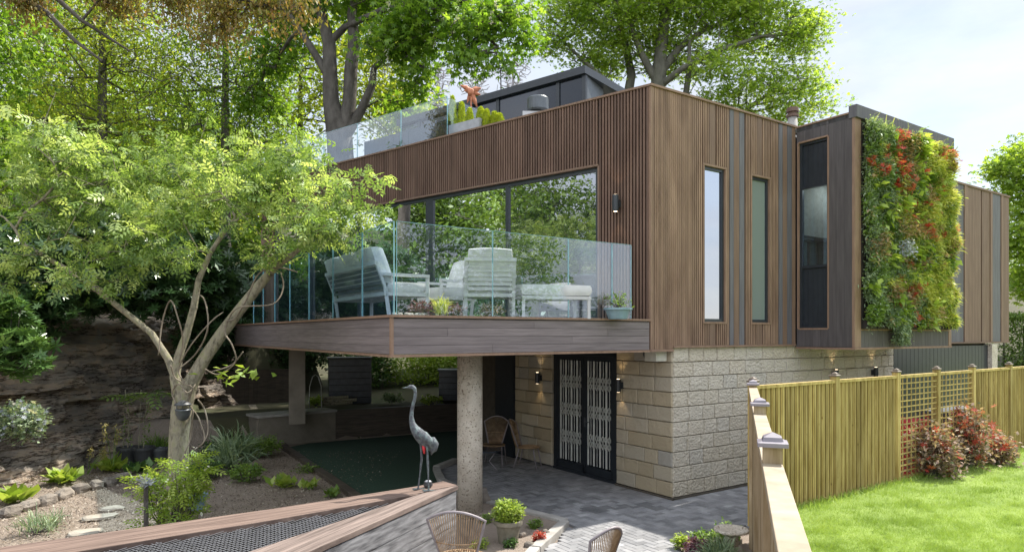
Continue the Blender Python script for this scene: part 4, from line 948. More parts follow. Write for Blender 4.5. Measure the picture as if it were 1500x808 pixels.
# ================================================================ CANE CHAIRS
def cane_chair(label,loc,rz,wid=.56,hb=.97,grp='cane chairs on the patio'):
    t=empty('cane_chair',loc,label,'chair',grp,0)
    F=Fr((loc[0],loc[1]),(math.cos(rz),math.sin(rz)),loc[2])
    # back at y=+.02 leaning, fan outline
    def bp(u,v): # u -1..1, v 0..1
        w=(.30+.26*v)*wid; arc=.12*(1-u*u)*smooth((v-.5)*2); return F.p(u*w*.92, -.10-.14*v+.09*u*u, .42+(hb-.42)*(v*.88)+arc*.9*v)
    def bq(u,v): p=bp(u,v); return Vector(p)
    fr=MB(); out=[bq(-1,v/8) for v in range(9)]+[bq(-1+2*i/14,1) for i in range(1,14)]+[bq(1,1-v/8) for v in range(9)]
    fr.tube(out,.014,n=8); fr.build('back_frame',M['rattan_frame'],t,smooth=True)
    rd=MB()
    for i in range(-11,12): u=i/12; rd.tube([bq(u,v/6) for v in range(7)],.0048,n=5)
    for v in (.12,.5): rd.tube([bq(-.97+1.94*i/12,v) for i in range(13)],.006,n=5)
    rd.build('backrest',M['rattan'],t,smooth=True)
    st=MB(); ring=[F.p(math.cos(a)*wid*.46,.16+math.sin(a)*.24,.43) for a in np.linspace(0,2*math.pi,25)]; st.tube(ring,.013,n=6,cap=False)
    for i in range(-9,10):
        x=i/10; y=math.sqrt(1-x*x)*.24; st.tube([F.p(x*wid*.46,.16-y,.435),F.p(x*wid*.46,.16,.425),F.p(x*wid*.46,.16+y,.435)],.006,n=5)
    st.build('seat',M['rattan'],t,smooth=True)
    for sx in (-1,1):
        for (y0,y1) in ((.02,-.10),(.32,.40)):
            MB().tube([F.p(sx*wid*.40,y0,.42),F.p(sx*wid*.42,(y0+y1)/2,.2),F.p(sx*wid*.45,y1,0)],.013,n=6).build('leg',M['rattan_frame'],t,smooth=True)
    return t
cane_chair('cane chair with a fan shaped back beside the pond timber',(-.55,6.95,.015),R(-6),.58)
cane_chair('cane chair with only its rounded top showing at the photo bottom',(.78,6.35,.015),R(38),.40)
c=FS.p(3.9,-.75,0); cane_chair('cane chair against the stone wall beneath the left lamp, facing out',(FS.p(4.35,-.75,0)[0],FS.p(4.35,-.75,0)[1],.015),R(170),.52,.95)
c=FS.p(3.75,-.5,0); cane_chair('cane chair turned sideways close to the grille door',(c[0],c[1],.015),R(255),.50,.95)
c=FS.p(3.9,-1.3,0); tb=empty('cane_table',c,'low dark round table between the shaded cane chairs','table'); MB().lathe((c[0],c[1],.42),[(.02,0),(.34,0),(.34,.025),(.02,.025)],24).build('table_top',M['planter'],tb)
for k in range(3):
    a=k*2.1; MB().tube([(c[0]+.25*math.cos(a),c[1]+.25*math.sin(a),.42),(c[0]+.1*math.cos(a),c[1]+.1*math.sin(a),.2),(c[0]+.27*math.cos(a),c[1]+.27*math.sin(a),.01)],.012,n=6).build('leg',M['rattan_frame'],tb)
# pot plant by the kerb + bed
bed=[(-.54,11.0),(.72,9.78),(.25,8.6),(-.08,7.6),(-.55,7.9),(-.6,8.1)]
raised('planting_bed',bed,-.05,.06,M['soil'],'soil bed with alpine plants between pond and kerb')
potted('potted_plant','grey clay pot with a lime green rounded plant inside the kerb',(-.05,8.85,.06),.17,.30,M['pot_grey'],[(0,0,.10,.20,.18,.15)],3000,T_leaf,.035,'lf_lime',spread=.02)
for k,(px_,py_,r_,lb,mt) in enumerate(((784,772,.09,'small dome shaped green plant right of the clay pot','lf_mid'),(713,765,.1,'tiny green mound left of the clay pot','lf_mid'),(748,800,.08,'fleshy green rosette in front of the clay pot','lf_rhodo'),(790,792,.07,'low reddish alpine plant near the kerb bend','lf_red'),(705,800,.14,'lime leaves seen through the cane chair back','lf_lime'),(737,745,.12,'low grey green plant at the foot of the column','lf_blue'))):
    c=gp(px_,py_,.06); shrub('alpine_plant',lb,[(c[0],c[1],.10,r_,r_,.07)],500,T_leaf,.03,M[mt],'plant','small plants in the kerbed bed',.015)
for k,(px_,py_) in enumerate(((722,752),(764,785),(800,782),(775,800),(756,760))):
    c=gp(px_,py_,.06); o=MB().rock((c[0],c[1],.08),.07,.05,.04,k+4,rot=k).build('bed_stone',M['stoneedge'],smooth=True); tag(o,['grey stone at the foot of the column','pale stone behind the clay pot','flat stone beside the kerb bend','stone in front of the clay pot near the photo edge','small stone between the pot and the column'][k],'stone','loose stones in the kerbed bed')
c=gp(707,735,0.); tag(MB().rock((c[0]-.05,c[1]-.2,.12),.20,.16,.17,9).build('boulder',M['stoneedge'],smooth=True),'brown boulder leaning at the foot of the round column','boulder')
bed2=[(1.98,6.9),(2.03,8.2),(2.42,9.05),(3.05,9.52),(3.18,9.3),(2.35,6.8)]
raised('planting_bed',bed2,-.05,.05,M['soil'],'dark soil bed at the foot of the near fence')
bb=empty('bird_bath',(2.66,8.15,.05),'pale stone bird bath in the bed by the near fence','bird bath')
MB().lathe((2.66,8.15,.36),[(.07,0),(.17,.045),(.205,.06),(.205,.085),(.18,.085),(.15,.06),(.02,.05)],26).build('bowl',M['concrete'],bb,smooth=True); MB().lathe((2.66,8.15,.04),[(.13,0),(.12,.04),(.07,.09),(.06,.16),(.085,.24),(.075,.33)],20).build('pedestal',M['concrete'],bb,smooth=True)
for k,(x,y,s_,mt,lb) in enumerate(((2.5,8.75,.16,'lf_mid','green leafy plant behind the bird bath'),(2.3,8.4,.14,'lf_purple','dark purple low plant left of the bird bath'),(2.15,8.0,.12,'lf_purple','dark purple low plant at the paving edge'),(2.85,8.95,.18,'lf_mid','green leafy plant against the near fence foot'),(2.2,8.75,.08,'lf_lime','small bright shoot at the edge of the paving'),(2.42,7.9,.16,'lf_blue','grey green strap leaved plant in front of the bird bath'),(2.05,7.6,.12,'lf_copper','russet low plant at the photo bottom near the fence'))):
    shrub('bed_plant',lb,[(x,y,.05+s_*.6,s_,s_,s_*.6)],500,T_leaf if k!=5 else T_grass,.05 if k!=5 else .2,M[mt],'plant','plants in the bed by the near fence',.03)
# ================================================================ FENCES RIGHT
def post(F,x,z0,z1,par,mat,y=0,w=.05,capw=.085,cm='fence_cap'):
    p=MB(); p.box(F,x-w,x+w,y-w,y+w,z0,z1); P_=p.build('post',mat,par)
    c=MB(); a=[F.p(x+i*capw,y+j*capw,z1) for i,j in ((-1,-1),(1,-1),(1,1),(-1,1))]; b=[F.p(x+i*capw,y+j*capw,z1+.022) for i,j in ((-1,-1),(1,-1),(1,1),(-1,1))]
    m=[F.p(x+i*capw*.7,y+j*capw*.7,z1+.03) for i,j in ((-1,-1),(1,-1),(1,1),(-1,1))]; d=[F.p(x+i*capw*.6,y+j*capw*.6,z1+.05) for i,j in ((-1,-1),(1,-1),(1,1),(-1,1))]; e=F.p(x,y,z1+.075)
    vs=a+b+m+d+[e]; fs=[(3,2,1,0)]
    for l in range(3): fs+=[(4*l+i,4*l+(i+1)%4,4*l+4+(i+1)%4,4*l+4+i) for i in range(4)]
    fs+=[(12+i,12+(i+1)%4,16) for i in range(4)]
    c.add(vs,fs); c.build('post_cap',M[cm],P_)
def boards(F,par,a,b,z0,z1,mat,y=0,p=.115):
    bm_=MB(); n=max(1,round((b-a)/p)); q=(b-a)/n
    for i in range(n):
        x=a+i*q; bm_.box(F,x+.006,x+q*.60,y-.018,y+.0,z0+.03,z1-.045); bm_.box(F,x+q*.66,x+q-.006,y-.004,y+.012,z0+.03,z1-.045)
        j=random.uniform(-.03,.03)
        bm_.box(F,x+q*(.24+j),x+q*(.30+j),y-.024,y-.0185,z0+.03,z1-.045,.0)
    bm_.build('fence_panel',mat,par); MB().box(F,a,b,y+.0125,y+.018,z0+.03,z1-.045).build('panel_backing',M['fence_gap'],par)
    MB().box(F,a,b,y-.035,y+.035,z1-.045,z1,.8).build('rail',mat,par); MB().box(F,a,b,y-.025,y+.025,z0-.04,z0+.03,.4).build('gravel_board',mat,par)
zl=.3; zt2=2.10
rf=empty('timber_fence',LF.p(0,0,zl),'pale green vertical board fence with two trellis bays running behind the lawn','fence')
xs_=[0,LF.t(1223),LF.t(1313),LF.t(1372),LF.t(1424),LF.t(1478),LF.t(1478)+1.85,LF.t(1478)+3.7]
for i,x in enumerate(xs_): post(LF,x,zl-.1,zt2+.05,rf,M['fence'],capw=.062,cm='fence_cap_brown')
for i,(a,b) in enumerate(zip(xs_,xs_[1:])):
    a+=.05; b-=.05
    if i in (2,3):
        tr2=MB(); z0,z1=zl+.06,zt2-.045; n=9; m_=17 
        for k in range(n+1): x=a+(b-a)*k/n; tr2.box(LF,max(a,x-.012),min(b,x+.012),-.012,.0,z0,z1)
        for k in range(m_+1): z=z0+(z1-z0)*k/m_; tr2.box(LF,a,b,-.024,-.0121,z-.011,z+.011)
        tr2.build('trellis',M['fence'],rf); r_=MB(); r_.box(LF,a,b,-.035,.035,zt2-.045,zt2,.8); r_.build('rail',M['fence'],rf)
    else: boards(LF,rf,a,b,zl+.02,zt2,M['fence'])
NFr=Fr((3.19,8.90),(-.338,-1.0))
nf=empty('timber_fence',NFr.p(0,0,zl),'honey coloured board fence coming towards the viewer, with broad pale top rail','fence')
ps=[0.05]+[math.hypot(3.19-x,8.9-y) for x,y in ((2.225,5.93),(1.47,3.67))]+[math.hypot(3.19-.75,8.9-1.55)]
for x,zt_2 in zip(ps,(2.13,2.17,2.19,2.19)): post(NFr,x,-.05,zt_2,nf,M['fence_near'],capw=.078)
for a,b in zip(ps,ps[1:]):
    n=max(1,round((b-a-.1)/.16)); q=(b-a-.1)/n; bm_=MB()
    for i in range(n):
        x=a+.05+i*q; bm_.box(NFr,x+.002,x+q-.004,-.012,.018,-.02,zt2-.045); bm_.box(NFr,x+q*.45,x+q*.52,-.017,-.0125,-.02,zt2-.045,.1)
    bm_.build('fence_panel',M['fence_near'],nf); r_=MB(); r_.box(NFr,a+.052,b-.052,-.055,.05,zt2-.044,zt2,.9); r_.build('rail',M['rail_near'],nf,bevel=.004)
# things seen through the trellis
c=wp(1333,640,12.9); wb=empty('red_bin',(c[0]+.1,c[1]-.05,.0),'red plastic box standing behind the left trellis bay','bin'); Fq=Fr((c[0],c[1]),DR)
MB().box(Fq,-.42,.22,-.25,.25,.0,1.12).build('bin_body',M['red'],wb,bevel=.02); MB().box(Fq,-.45,.25,-.28,.28,1.122,1.17).build('lid',M['red'],wb,bevel=.01)
c=wp(1395,600,13.8); gt=empty('storage_box',(c[0],c[1],0),'grey lidded storage box behind the right trellis bay','storage box'); Fq=Fr((c[0],c[1]),DR); MB().box(Fq,-.8,.8,-.3,.3,0,1.2).build('box_body',M['greymetal'],gt); MB().box(Fq,-.84,.84,-.34,.34,1.202,1.27).build('lid',M['greymetal'],gt)
# photinia shrubs
def lwx(px,py): return gp(px,py,zl)
for (px_,by,top,wpx,lb,nn) in ((1358,702,622,42,'low spreading photinia with red tips at the first trellis bay',2600),(1408,690,592,30,'tallest upright photinia with pink and orange tips in front of the second trellis bay',1900),(1445,683,640,30,'rightmost photinia with bright red shoots and straggling stems',1900)):
    c=lwx(px_,by-8); s=c[1]/FPX; hh=(by-top)*s*.9; rw=wpx*s*.85
    bl=[(c[0],c[1]-.15,zl+hh*.30,rw,.35,hh*.30),(c[0]+.05,c[1]-.12,zl+hh*.62,rw*.62,.28,hh*.3)]
    if wpx==42: bl+=[(c[0]-rw*.4,c[1]-.1,zl+hh*.62,rw*.4,.2,hh*.24)]
    shrub('photinia_shrub',lb,bl,nn,T_leaf,.082,M['lf_photinia'],'shrub','photinia shrubs along the fence',.11,(-.3,.6),extra=[('red_shoots',150,T_whorl,.07,M['lf_red'],.08)],shell=.6)
# ================================================================ LEFT GARDEN
# rock face
def rockface():
    path=[(-11.2,6),(-10.6,9),(-10.05,12),(-9.6,14),(-9.05,17),(-8.9,19),(-8.3,21.2)]
    seg=[0]; 
    for a,b in zip(path,path[1:]): seg.append(seg[-1]+math.hypot(b[0]-a[0],b[1]-a[1]))
    n=330; m=120; V=[]; 
    for j in range(m+1):
        z=-.15+3.7*j/m
        for i in range(n+1):
            d=seg[-1]*i/n; k=max(q for q in range(len(seg)-1) if seg[q]<=d+1e-9); t=(d-seg[k])/(seg[k+1]-seg[k]); x=path[k][0]+(path[k+1][0]-path[k][0])*t; y=path[k][1]+(path[k+1][1]-path[k][1])*t
            zz_=z+.12*noise.noise(Vector((d*.5,0,1)))+.03*d*0
            st=math.floor(zz_*3.1+.5*noise.noise(Vector((d*.35,z*.4,7)))); bl_=math.floor(d*1.05+3.7*math.sin(st*12.9)+.35*noise.noise(Vector((d,z,1)))); ledge=.30*noise.noise(Vector((d*.5,st*2.3,3)))+.30*(abs(math.sin(bl_*91.7+st*47.3)*43758.5)%1-.5)
            bump=.16*noise.noise(Vector((d*.9,z*1.4,5)))+.07*noise.noise(Vector((d*3,z*7,5)))+.035*noise.noise(Vector((d*9,z*16,2)))+.03*abs(noise.noise(Vector((d*1.5,z*12,9))))
            base=.75*smooth(1-z/1.3)*(.6+.6*noise.noise(Vector((d*.4,2,2))))
            off=.15+ledge+bump+base-.10*z-(.9*smooth((z-3.0)/.6) if z>3 else 0)
            V.append((x+off*.97,y-off*.2,zz_))
    return MB().add(V,[(j*(n+1)+i,j*(n+1)+i+1,(j+1)*(n+1)+i+1,(j+1)*(n+1)+i) for j in range(m) for i in range(n)],.5)
tag(rockface().build('rock_face',M['rock']),'dark layered sandstone rock face closing the left side of the garden','rock face')
# edging stones
ep=[(8,690),(35,683),(62,676),(88,666),(112,652),(135,640),(152,628),(168,614),(186,600),(200,588)]
ep=[(5,697),(40,688),(72,680),(100,674),(128,668),(152,660),(178,652),(200,648)]
ep=[(0,758),(30,748),(55,740),(82,732),(105,722),(130,716),(152,712),(170,706),(188,700)]
for k,(a,b) in enumerate(zip(ep,ep[1:])):
    p,q=gp(*a),gp(*b); L=math.hypot(q[0]-p[0],q[1]-p[1]); c=((p[0]+q[0])/2,(p[1]+q[1])/2,.05)
    o=MB().rock(c,L*.46,.11,.09,k+40,.18,rot=math.atan2(q[1]-p[1],q[0]-p[0])).build('edging_stone',M['stoneedge'],smooth=False)
    tag(o,'rough buff edging stone in the curved row round the soil bed','edging stone','edging stones of the left bed')
for k,(px_,py_,w_,lb) in enumerate(((145,758,.42,'pale flat stepping stone pair centre of the bare soil'),(165,745,.30,'pale flat slab just behind the paired stepping stones'),(125,780,.36,'pale flat stepping stone close to the pond boards'),(205,702,.35,'flat pale slab at the end of the edging row'))):
    c=gp(px_,py_); tag(MB().rock((c[0],c[1],.01),w_*.6,w_*.34,.035,k+60,.2,rot=.5).build('stepping_stone',M['stonepale'],smooth=False),lb,'stepping stone','stepping stones on the soil')
# garden plants
def hosta(px_,py_,r_,lb,mat='lf_lime',n=46,size=.26,name='hosta',z=0,tilt=(-.75,.3)):
    c=gp(px_,py_,z); t=empty(name,c,lb,'plant','leafy plants in the left garden'); P=np.array([[c[0],c[1],c[2]+.03]]*n)+RNG.normal(0,.05,(n,3))*[r_*2,r_*2,.2]; MB().rock((c[0],c[1],c[2]+.02),.05,.05,.04,3).build('crown',M['lf_mid'],t)
    leafmesh('leaves',[scatter(T_leaf,P,size,tilt,.3)],M[mat],t); return t
hosta(95,706,.9,'bright green broad leaved clump in the soil by the rock face',n=70,size=.27)
hosta(18,735,.9,'bright green broad leaved clump at the left photo edge',n=60,size=.27)
hosta(165,688,1.0,'lime leaved clump below the tall yellow primula',n=70,size=.27)
hosta(205,690,1.0,'dark green leafy clump in front of the black pots','lf_rhodo',90,.2)
hosta(415,712,.8,'pale edged hosta in the shaded bed','lf_lime',50,.2); hosta(455,715,.7,'small pale hosta close to the turf edge','lf_lime',34,.16); hosta(487,726,.6,'rounded green plant at the turf corner','lf_mid',60,.13)
for k,(px_,py_,hh,lb) in enumerate(((165,690,.95,'tall primula with yellow tiered flowers against the rock face'),(128,694,.55,'arching faded flower spike left of the primula'))):
    c=gp(px_,py_); t=empty('primula',c,lb,'plant','flowering plants by the rock face'); mb=MB(); Q=[]
    for s_ in range(4):
        a=random.uniform(0,6); tp=Vector((c[0]+.16*math.cos(a)+(.25 if k else 0),c[1]+.1*math.sin(a),hh*random.uniform(.75,1))); mb.tube([c,((c[0]+tp.x)/2,(c[1]+tp.y)/2,tp.z*.6),tp],[.008,.006,.004],n=5)
        for z in (1,.85,.7): Q+= [[tp.x-(tp.x-c[0])*(1-z)*.7,tp.y,tp.z*z]]*14
    mb.build('stem',M['lf_mid'],t); leafmesh('flowers',[scatter(T_leaf,np.array(Q)+RNG.normal(0,.03,(len(Q),3)),.045,(0,.8))],M['lf_straw'],t)
for k,(px_,py_,hh,rr,lb,mt,T,sz,n) in enumerate((
 (385,668,.42,.40,'rounded green shrub in the shaded bed left of the turf','lf_mid',T_leaf,.06,1600),(340,690,.5,.4,'spiky grassy clump right of the garden tree','lf_blue',T_grass,.42,420),
 (360,705,.3,.3,'low shaded shrub right of the garden tree trunk','lf_mid',T_leaf,.06,900),(315,672,.35,.3,'dark low shrub behind the spiky clump','lf_dark',T_leaf,.07,900),
 (55,780,.14,.25,'wispy grey green herb at the bottom left','lf_blue',T_grass,.17,200),(75,770,.12,.2,'second wispy herb beside the grey herb at the bottom left','lf_blue',T_grass,.15,120),
 (230,668,.25,.25,'grassy tuft between the black pots and tree trunk','lf_mid',T_grass,.3,260),(345,655,.3,.35,'leafy bush under the terrace edge beside the hose bed','lf_dark',T_leaf,.07,900),
 (300,700,.3,.35,'dense dark groundcover bush beside the tree foot','lf_rhodo',T_leaf,.06,1100),(450,690,.10,.22,'trailing weed on the turf edging','lf_mid',T_leaf,.05,300))):
    c=gp(px_,py_); shrub('garden_plant',lb,[(c[0],c[1],hh*.55,rr,rr*.8,hh*.5)],n,T,sz,M[mt],'plant','plants of the left garden beds',.04)
# lavender flowered shrub hanging on the rock, rhododendrons
c=wp(28,618,11.6); shrub('lilac_shrub','silvery shrub with small lilac flowers growing out of the rock at the left',[(c[0],c[1],c[2],.42,.35,.33)],2200,T_leaf,.07,M['lf_blue'],'shrub',None,.05,extra=[('flowers',240,T_whorl,.05,M['lf_lilac'],.02),('white_flowers',60,T_whorl,.05,M['lf_white'],.06)],loc=(c[0]-.5,c[1],c[2]-.5))
c=wp(20,515,11.2); shrub('rhododendron','sunlit rhododendron with long leaves at the left edge above the lilac shrub',[(c[0],c[1],c[2],.62,.5,.40),(c[0]-.5,c[1]+.2,c[2]+.6,.6,.5,.4)],760,T_whorl,.15,M['lf_rhodo'],'shrub','rhododendrons over the rock face',.07,(.1,.4),nc=210)
for k,(px_,py_,Y,rx,rz_,lb) in enumerate(((150,418,14.2,1.4,.62,'dark rhododendron overhanging the rock face, beneath the left limb'),(235,405,15.5,1.4,.85,'dark rhododendron on the rock top behind the tree fork'),(50,375,14.,1.5,.7,'dark shaded rhododendron above the bare rock at far left'),(330,450,18.,1.3,1.1,'dark evergreen bush beside the terrace end'),(-20,440,12.6,1.2,.9,'dark evergreen cut by the left photo edge'),(300,480,17.2,.8,1.2,'ivy clad dark bush between the tree fork and terrace'))):
    c=wp(px_,py_,Y); shrub('rhododendron',lb,[(c[0],c[1]+.3,c[2],rx,.9,rz_),(c[0]+rx*.5,c[1]+.5,c[2]+.3,rx*.7,.8,rz_)],1700,T_whorl,.18,M['lf_dark'],'shrub','rhododendrons over the rock face',.12,(.3,.5),nc=500,shell=.7)
# black pots with climbers
for k,(px_,py_,lb) in enumerate(((187,668,'left black tub with a tall thin sapling against the rock face'),(210,665,'right black tub with a tall thin sapling against the rock face'))):
    c=gp(px_,py_,.02); 
    c=wp(px_,668,14.6); c=(c[0],c[1],.0); t=empty('potted_sapling',c,lb,'potted plant','black tubs with thin saplings'); pot(c,.21,.36,M['pot_black'],t)
    tp=Vector(wp(px_+(-2 if k==0 else 12),580 if k==0 else 575,14.6)); mb=MB(); mb.tube([(c[0],c[1],.3),(c[0]+.03,c[1],1.0),(tp.x,tp.y,tp.z)],[.014,.011,.006],n=5); mb.tube([(c[0]-.1,c[1],.3),(c[0]-.05,c[1],1.6)],.008,n=5); mb.build('stem',M['bark_pale'],t)
    Q=np.array([[c[0]+(tp.x-c[0])*f,c[1],.3+(tp.z-.3)*f] for f in RNG.uniform(.1,1,90)])+RNG.normal(0,.05,(90,3)); leafmesh('leaves',[scatter(T_leaf,Q,.07,(.2,.6))],M['lf_mid'],t)
    Q=np.array([[tp.x,tp.y,tp.z]]*9); leafmesh('top_leaves',[scatter(T_pin,Q,.42,(.2,.2),.2)],M['lf_rowan'],t)
c=wp(234,650,14.8); t=empty('plastic_pot',(c[0],c[1],0),'empty grey pot right of the two black tubs','pot'); pot((c[0],c[1],0),.17,.3,M['greymetal'],t)
c=gp(288,745); t=empty('plastic_pot',c,'blue grey pot half hidden behind the bush at the tree foot','pot'); pot(c,.15,.24,M['pot_blue'],t)
c=gp(462,690) ; 
# bush in front of the tree
c=(-4.55,9.0,0); shrub('garden_shrub','bright green divided leaf bush in front of the garden tree trunk',[(c[0]+.05,c[1],.50,.33,.28,.45),(c[0]+.25,c[1]-.05,.95,.22,.2,.32),(c[0]-.25,c[1]-.05,.80,.20,.2,.16)],430,T_pin,.20,M['lf_lime'],'shrub',None,.07,(-.1,.6),nc=170,extra=[('white_flowers',60,T_leaf,.06,M['lf_white'],.03)])
c=wp(214,708,8.7); gl=empty('blue_ornament',(c[0],c[1],.0),'small blue metal flower ornament on a stick beside the bright bush','ornament'); MB().tube([(c[0],c[1],0),(c[0],c[1],c[2])],.03,n=6).build('stake',M['bark_dark'],gl)
leafmesh('flower_head',[scatter(T_whorl,np.array([[c[0],c[1],c[2]+.02]]*5)+RNG.normal(0,.03,(5,3)),.11,(-.3,.6))],M['lf_lilac'],gl)
# bird feeder on the trunk
c=wp(268,603,9.75); bf=empty('hanging_feeder',(c[0],c[1],c[2]),'dark bowl shaped lantern hung on the garden tree trunk','lantern')
MB().lathe((c[0],c[1],c[2]-.13),[(.02,0),(.07,.03),(.10,.10),(.105,.15),(.11,.155),(.11,.17)],18).build('bowl',M['greymetal'],bf,smooth=True); MB().lathe((c[0],c[1],c[2]+.10),[(.12,0),(.11,.02),(.02,.07)],18).build('roof_lid',M['pot_black'],bf,smooth=True)
mb=MB()
for a in (0,2.1,4.2): mb.tube([(c[0]+.1*math.cos(a),c[1]+.1*math.sin(a),c[2]+.03),(c[0]+.1*math.cos(a),c[1]+.1*math.sin(a),c[2]+.11)],.006,n=4)
mb.build('rods',M['greymetal'],bf)
# ---- garden tree (pinnate leaves, pale bark)
TY=10.0
def tw(l,Y=TY): return [((Vector(wp(p[0],p[1],p[3] if len(p)>3 else Y))),p[2]) for p in l]
tk=[dict(pts=tw([(256,775,.21),(258,735,.18),(261,690,.165),(262,640,.16),(266,600,.17),(272,572,.17),(281,558,.15),(300,524,.125),(325,488,.12),(350,455,.11),(378,420,.10),(402,392,.075),(430,372,.05,9.7),(455,350,.03,9.6)]),low=9)]
tk.append(dict(pts=tw([(262,580,.12),(256,552,.10),(262,520,.085),(273,490,.075),(284,450,.07),(291,410,.06),(308,370,.05),(332,335,.042),(352,318,.03),(388,300,.02)]),low=5))
tk.append(dict(pts=tw([(256,552,.08),(246,525,.075),(222,488,.065),(190,462,.06),(150,430,.058),(120,408,.052),(95,392,.05),(60,372,.045),(35,358,.04),(22,335,.032),(6,318,.02),(-20,306,.012)]),low=5))
tk.append(dict(pts=tw([(22,335,.03),(36,312,.028),(62,292,.026),(80,272,.024),(86,258,.02),(78,238,.016),(62,210,.012),(64,180,.010),(82,135,.006)]),low=0))
tk.append(dict(pts=tw([(332,335,.035),(345,318,.03),(330,290,.025),(322,280,.02)]),low=0))
blobs=[]
for (x,y,r_,Y) in ((50,265,75,10.4),(130,235,75,10.5),(215,250,75,10.6),(110,325,75,10.2),(205,330,75,10.),(310,235,60,10.3),(400,255,62,9.9),(465,275,62,9.7),(528,285,42,9.4),(470,335,48,9.3),(375,300,60,9.8),(40,205,50,10.4),(290,300,55,10.2),(180,395,48,9.6),(20,385,42,9.8),(255,380,40,9.6),(430,225,40,10),(545,262,26,9.4),(100,400,35,9.3),(430,345,38,9.5),(500,325,34,9.3),(395,365,28,9.6),(540,310,26,9.3)):
    c=wp(x,y,Y); k=r_*Y/FPX; blobs.append((*c,k,k*1.5,k))
t=empty('garden_tree',wp(258,775,TY),'multi stemmed garden tree with mossy pale bark and feathery light green leaves','tree')
att=clump_points(blobs,480,.2); mb=MB()
for q_ in tk: q_['pts']=[(a_,b_*(.90 if n_<6 and q_ is tk[0] else .76)) for n_,(a_,b_) in enumerate(q_['pts'])]
skeleton(tk,att,mb,tip=.0042,expo=.46,maxr=.05,bias=.3,sag=.05,step=.35); mb.build('trunk',M['bark_pale'],t,smooth=True)
P=np.repeat(att,9,axis=0)+RNG.normal(0,1,(480*9,3))*[.12,.14,.055]; tone=np.repeat(RNG.beta(1.3,1.3,480),9)
leafmesh('crown',[scatter(T_pinw,P,.19,(.35,.5),.7,rnd=np.clip(tone+RNG.normal(0,.2,len(P)),0,1))],M['lf_rowan'],t)
vn=empty('woody_vine',wp(262,700,9.8),'twisting bare climber stems wound round the garden tree','vine'); mb=MB()
for pts in ([(250,535),(256,552),(270,562),(282,568),(276,590),(290,610),(300,640),(292,655)],[(232,520),(238,470),(250,440),(262,470),(268,500),(262,535)],[(290,585),(300,600),(305,630),(296,650),(280,660)],[(300,540),(320,548),(345,530),(340,505),(330,488),(334,470),(350,450),(400,445),(415,420),(410,395)],[(262,540),(285,520),(300,495),(305,470),(300,440),(290,430)],[(270,560),(262,540),(280,505),(310,470),(330,455)],[(356,515),(338,535),(305,545)],[(330,470),(345,465),(360,440),(380,400),(410,392),(440,400)],[(258,590),(252,575),(262,562),(275,575),(288,560)],[(283,600),(279,640),(270,665),(262,690)]):
    pp=[Vector(wp(x,y,9.78+.10*math.sin(i*1.7))) for i,(x,y) in enumerate(pts)]; qq=[]
    for i in range(len(pp)-1):
        for s_ in range(5):
            u=s_/5; p0_,p1_,p2_,p3_=pp[max(i-1,0)],pp[i],pp[i+1],pp[min(i+2,len(pp)-1)]
            qq.append(.5*((2*p1_)+(-p0_+p2_)*u+(2*p0_-5*p1_+4*p2_-p3_)*u*u+(-p0_+3*p1_-3*p2_+p3_)*u**3))
    mb.tube(qq,[.011]*(len(qq)-4)+[.012,.01,.008,.006],n=6)
mb.build('stem',M['vine'],vn,smooth=True)
c=wp(345,548,9.6); leafmesh('leaves',[scatter(T_leaf,np.array([c]*26)+RNG.normal(0,.18,(26,3))*[1,.6,.3],.16,(.1,.5))],M['lf_lime'],vn)
# ---- garden below the terrace
RW=Fr(gp(385,655)[:2],(1,0)); a=(-6.2,16.55); b=(-4.72,17.9); c_=(.6,20.9)
rw=empty('retaining_wall',(*a,0),'low garden wall, rendered at the left and timber sleepers at the right, behind the turf','wall')
F1=Fr(a,(b[0]-a[0],b[1]-a[1])); L1_=math.hypot(b[0]-a[0],b[1]-a[1]); MB().box(F1,-.05,L1_,-.05,.6,0,.74).build('rendered_section',M['render'],rw); MB().box(F1,-.1,L1_+.02,-.1,.65,.742,.80).build('coping',M['kerb'],rw)
F2=Fr(b,(c_[0]-b[0],c_[1]-b[1])); sl2=MB(); L2_=math.hypot(c_[0]-b[0],c_[1]-b[1])
for k in range(4):
    for q in range(3): sl2.box(F2,q*L2_/3+.003,(q+1)*L2_/3-.003,-.02-random.uniform(0,.012),.15,k*.18+.002,k*.18+.178)
sl2.box(F2,0,L2_,-.05,.2,.722,.77); sl2.build('sleepers',M['sleeper_dark'],rw)
F3=Fr(a,(-.4,.9)); MB().box(F3,0.02,4,-.1,.1,0,.7).build('return_wall',M['render'],rw)
gf=empty('garden_fence',wp(386,610,20.3),'dark weathered board fence in the shade beyond the retaining wall','fence'); pa,pb_=wp(340,600,20.),wp(428,600,21.); Fg=Fr(pa[:2],(pb_[0]-pa[0],pb_[1]-pa[1])); Lg=math.hypot(pb_[0]-pa[0],pb_[1]-pa[1])
mb=MB(); planks(Fg,mb,-.3,Lg,.4,1.72,-.02,.0,.13); mb.build('boards',M['sleeper_dark'],gf); mb=MB(); mb.box(Fg,-.3,Lg,.002,.05,.8,.9); mb.box(Fg,-.3,Lg,.002,.05,1.45,1.55); mb.build('rails',M['sleeper_dark'],gf)
Fc=Fr(wp(512,600,20.5)[:2],(.95,.3)); cb=empty('compost_bin',(*wp(512,600,20.5)[:2],.7),'large black slatted bin left of the green bank','compost bin'); mb=MB()
for k in range(7): mb.box(Fc,-.62,.62,-.4,.4,.72+k*.19,.72+k*.19+.175)
mb.build('bin_body',M['planter'],cb); MB().box(Fc,-.66,.66,-.44,.44,2.06,2.1).build('lid',M['pot_black'],cb)
q=wp(678,590,21.2); Fc=Fr(q[:2],(.97,.1)); cb=empty('raised_planter',(q[0],q[1],.7),'dark slatted planter box behind the round column','planter'); mb=MB()
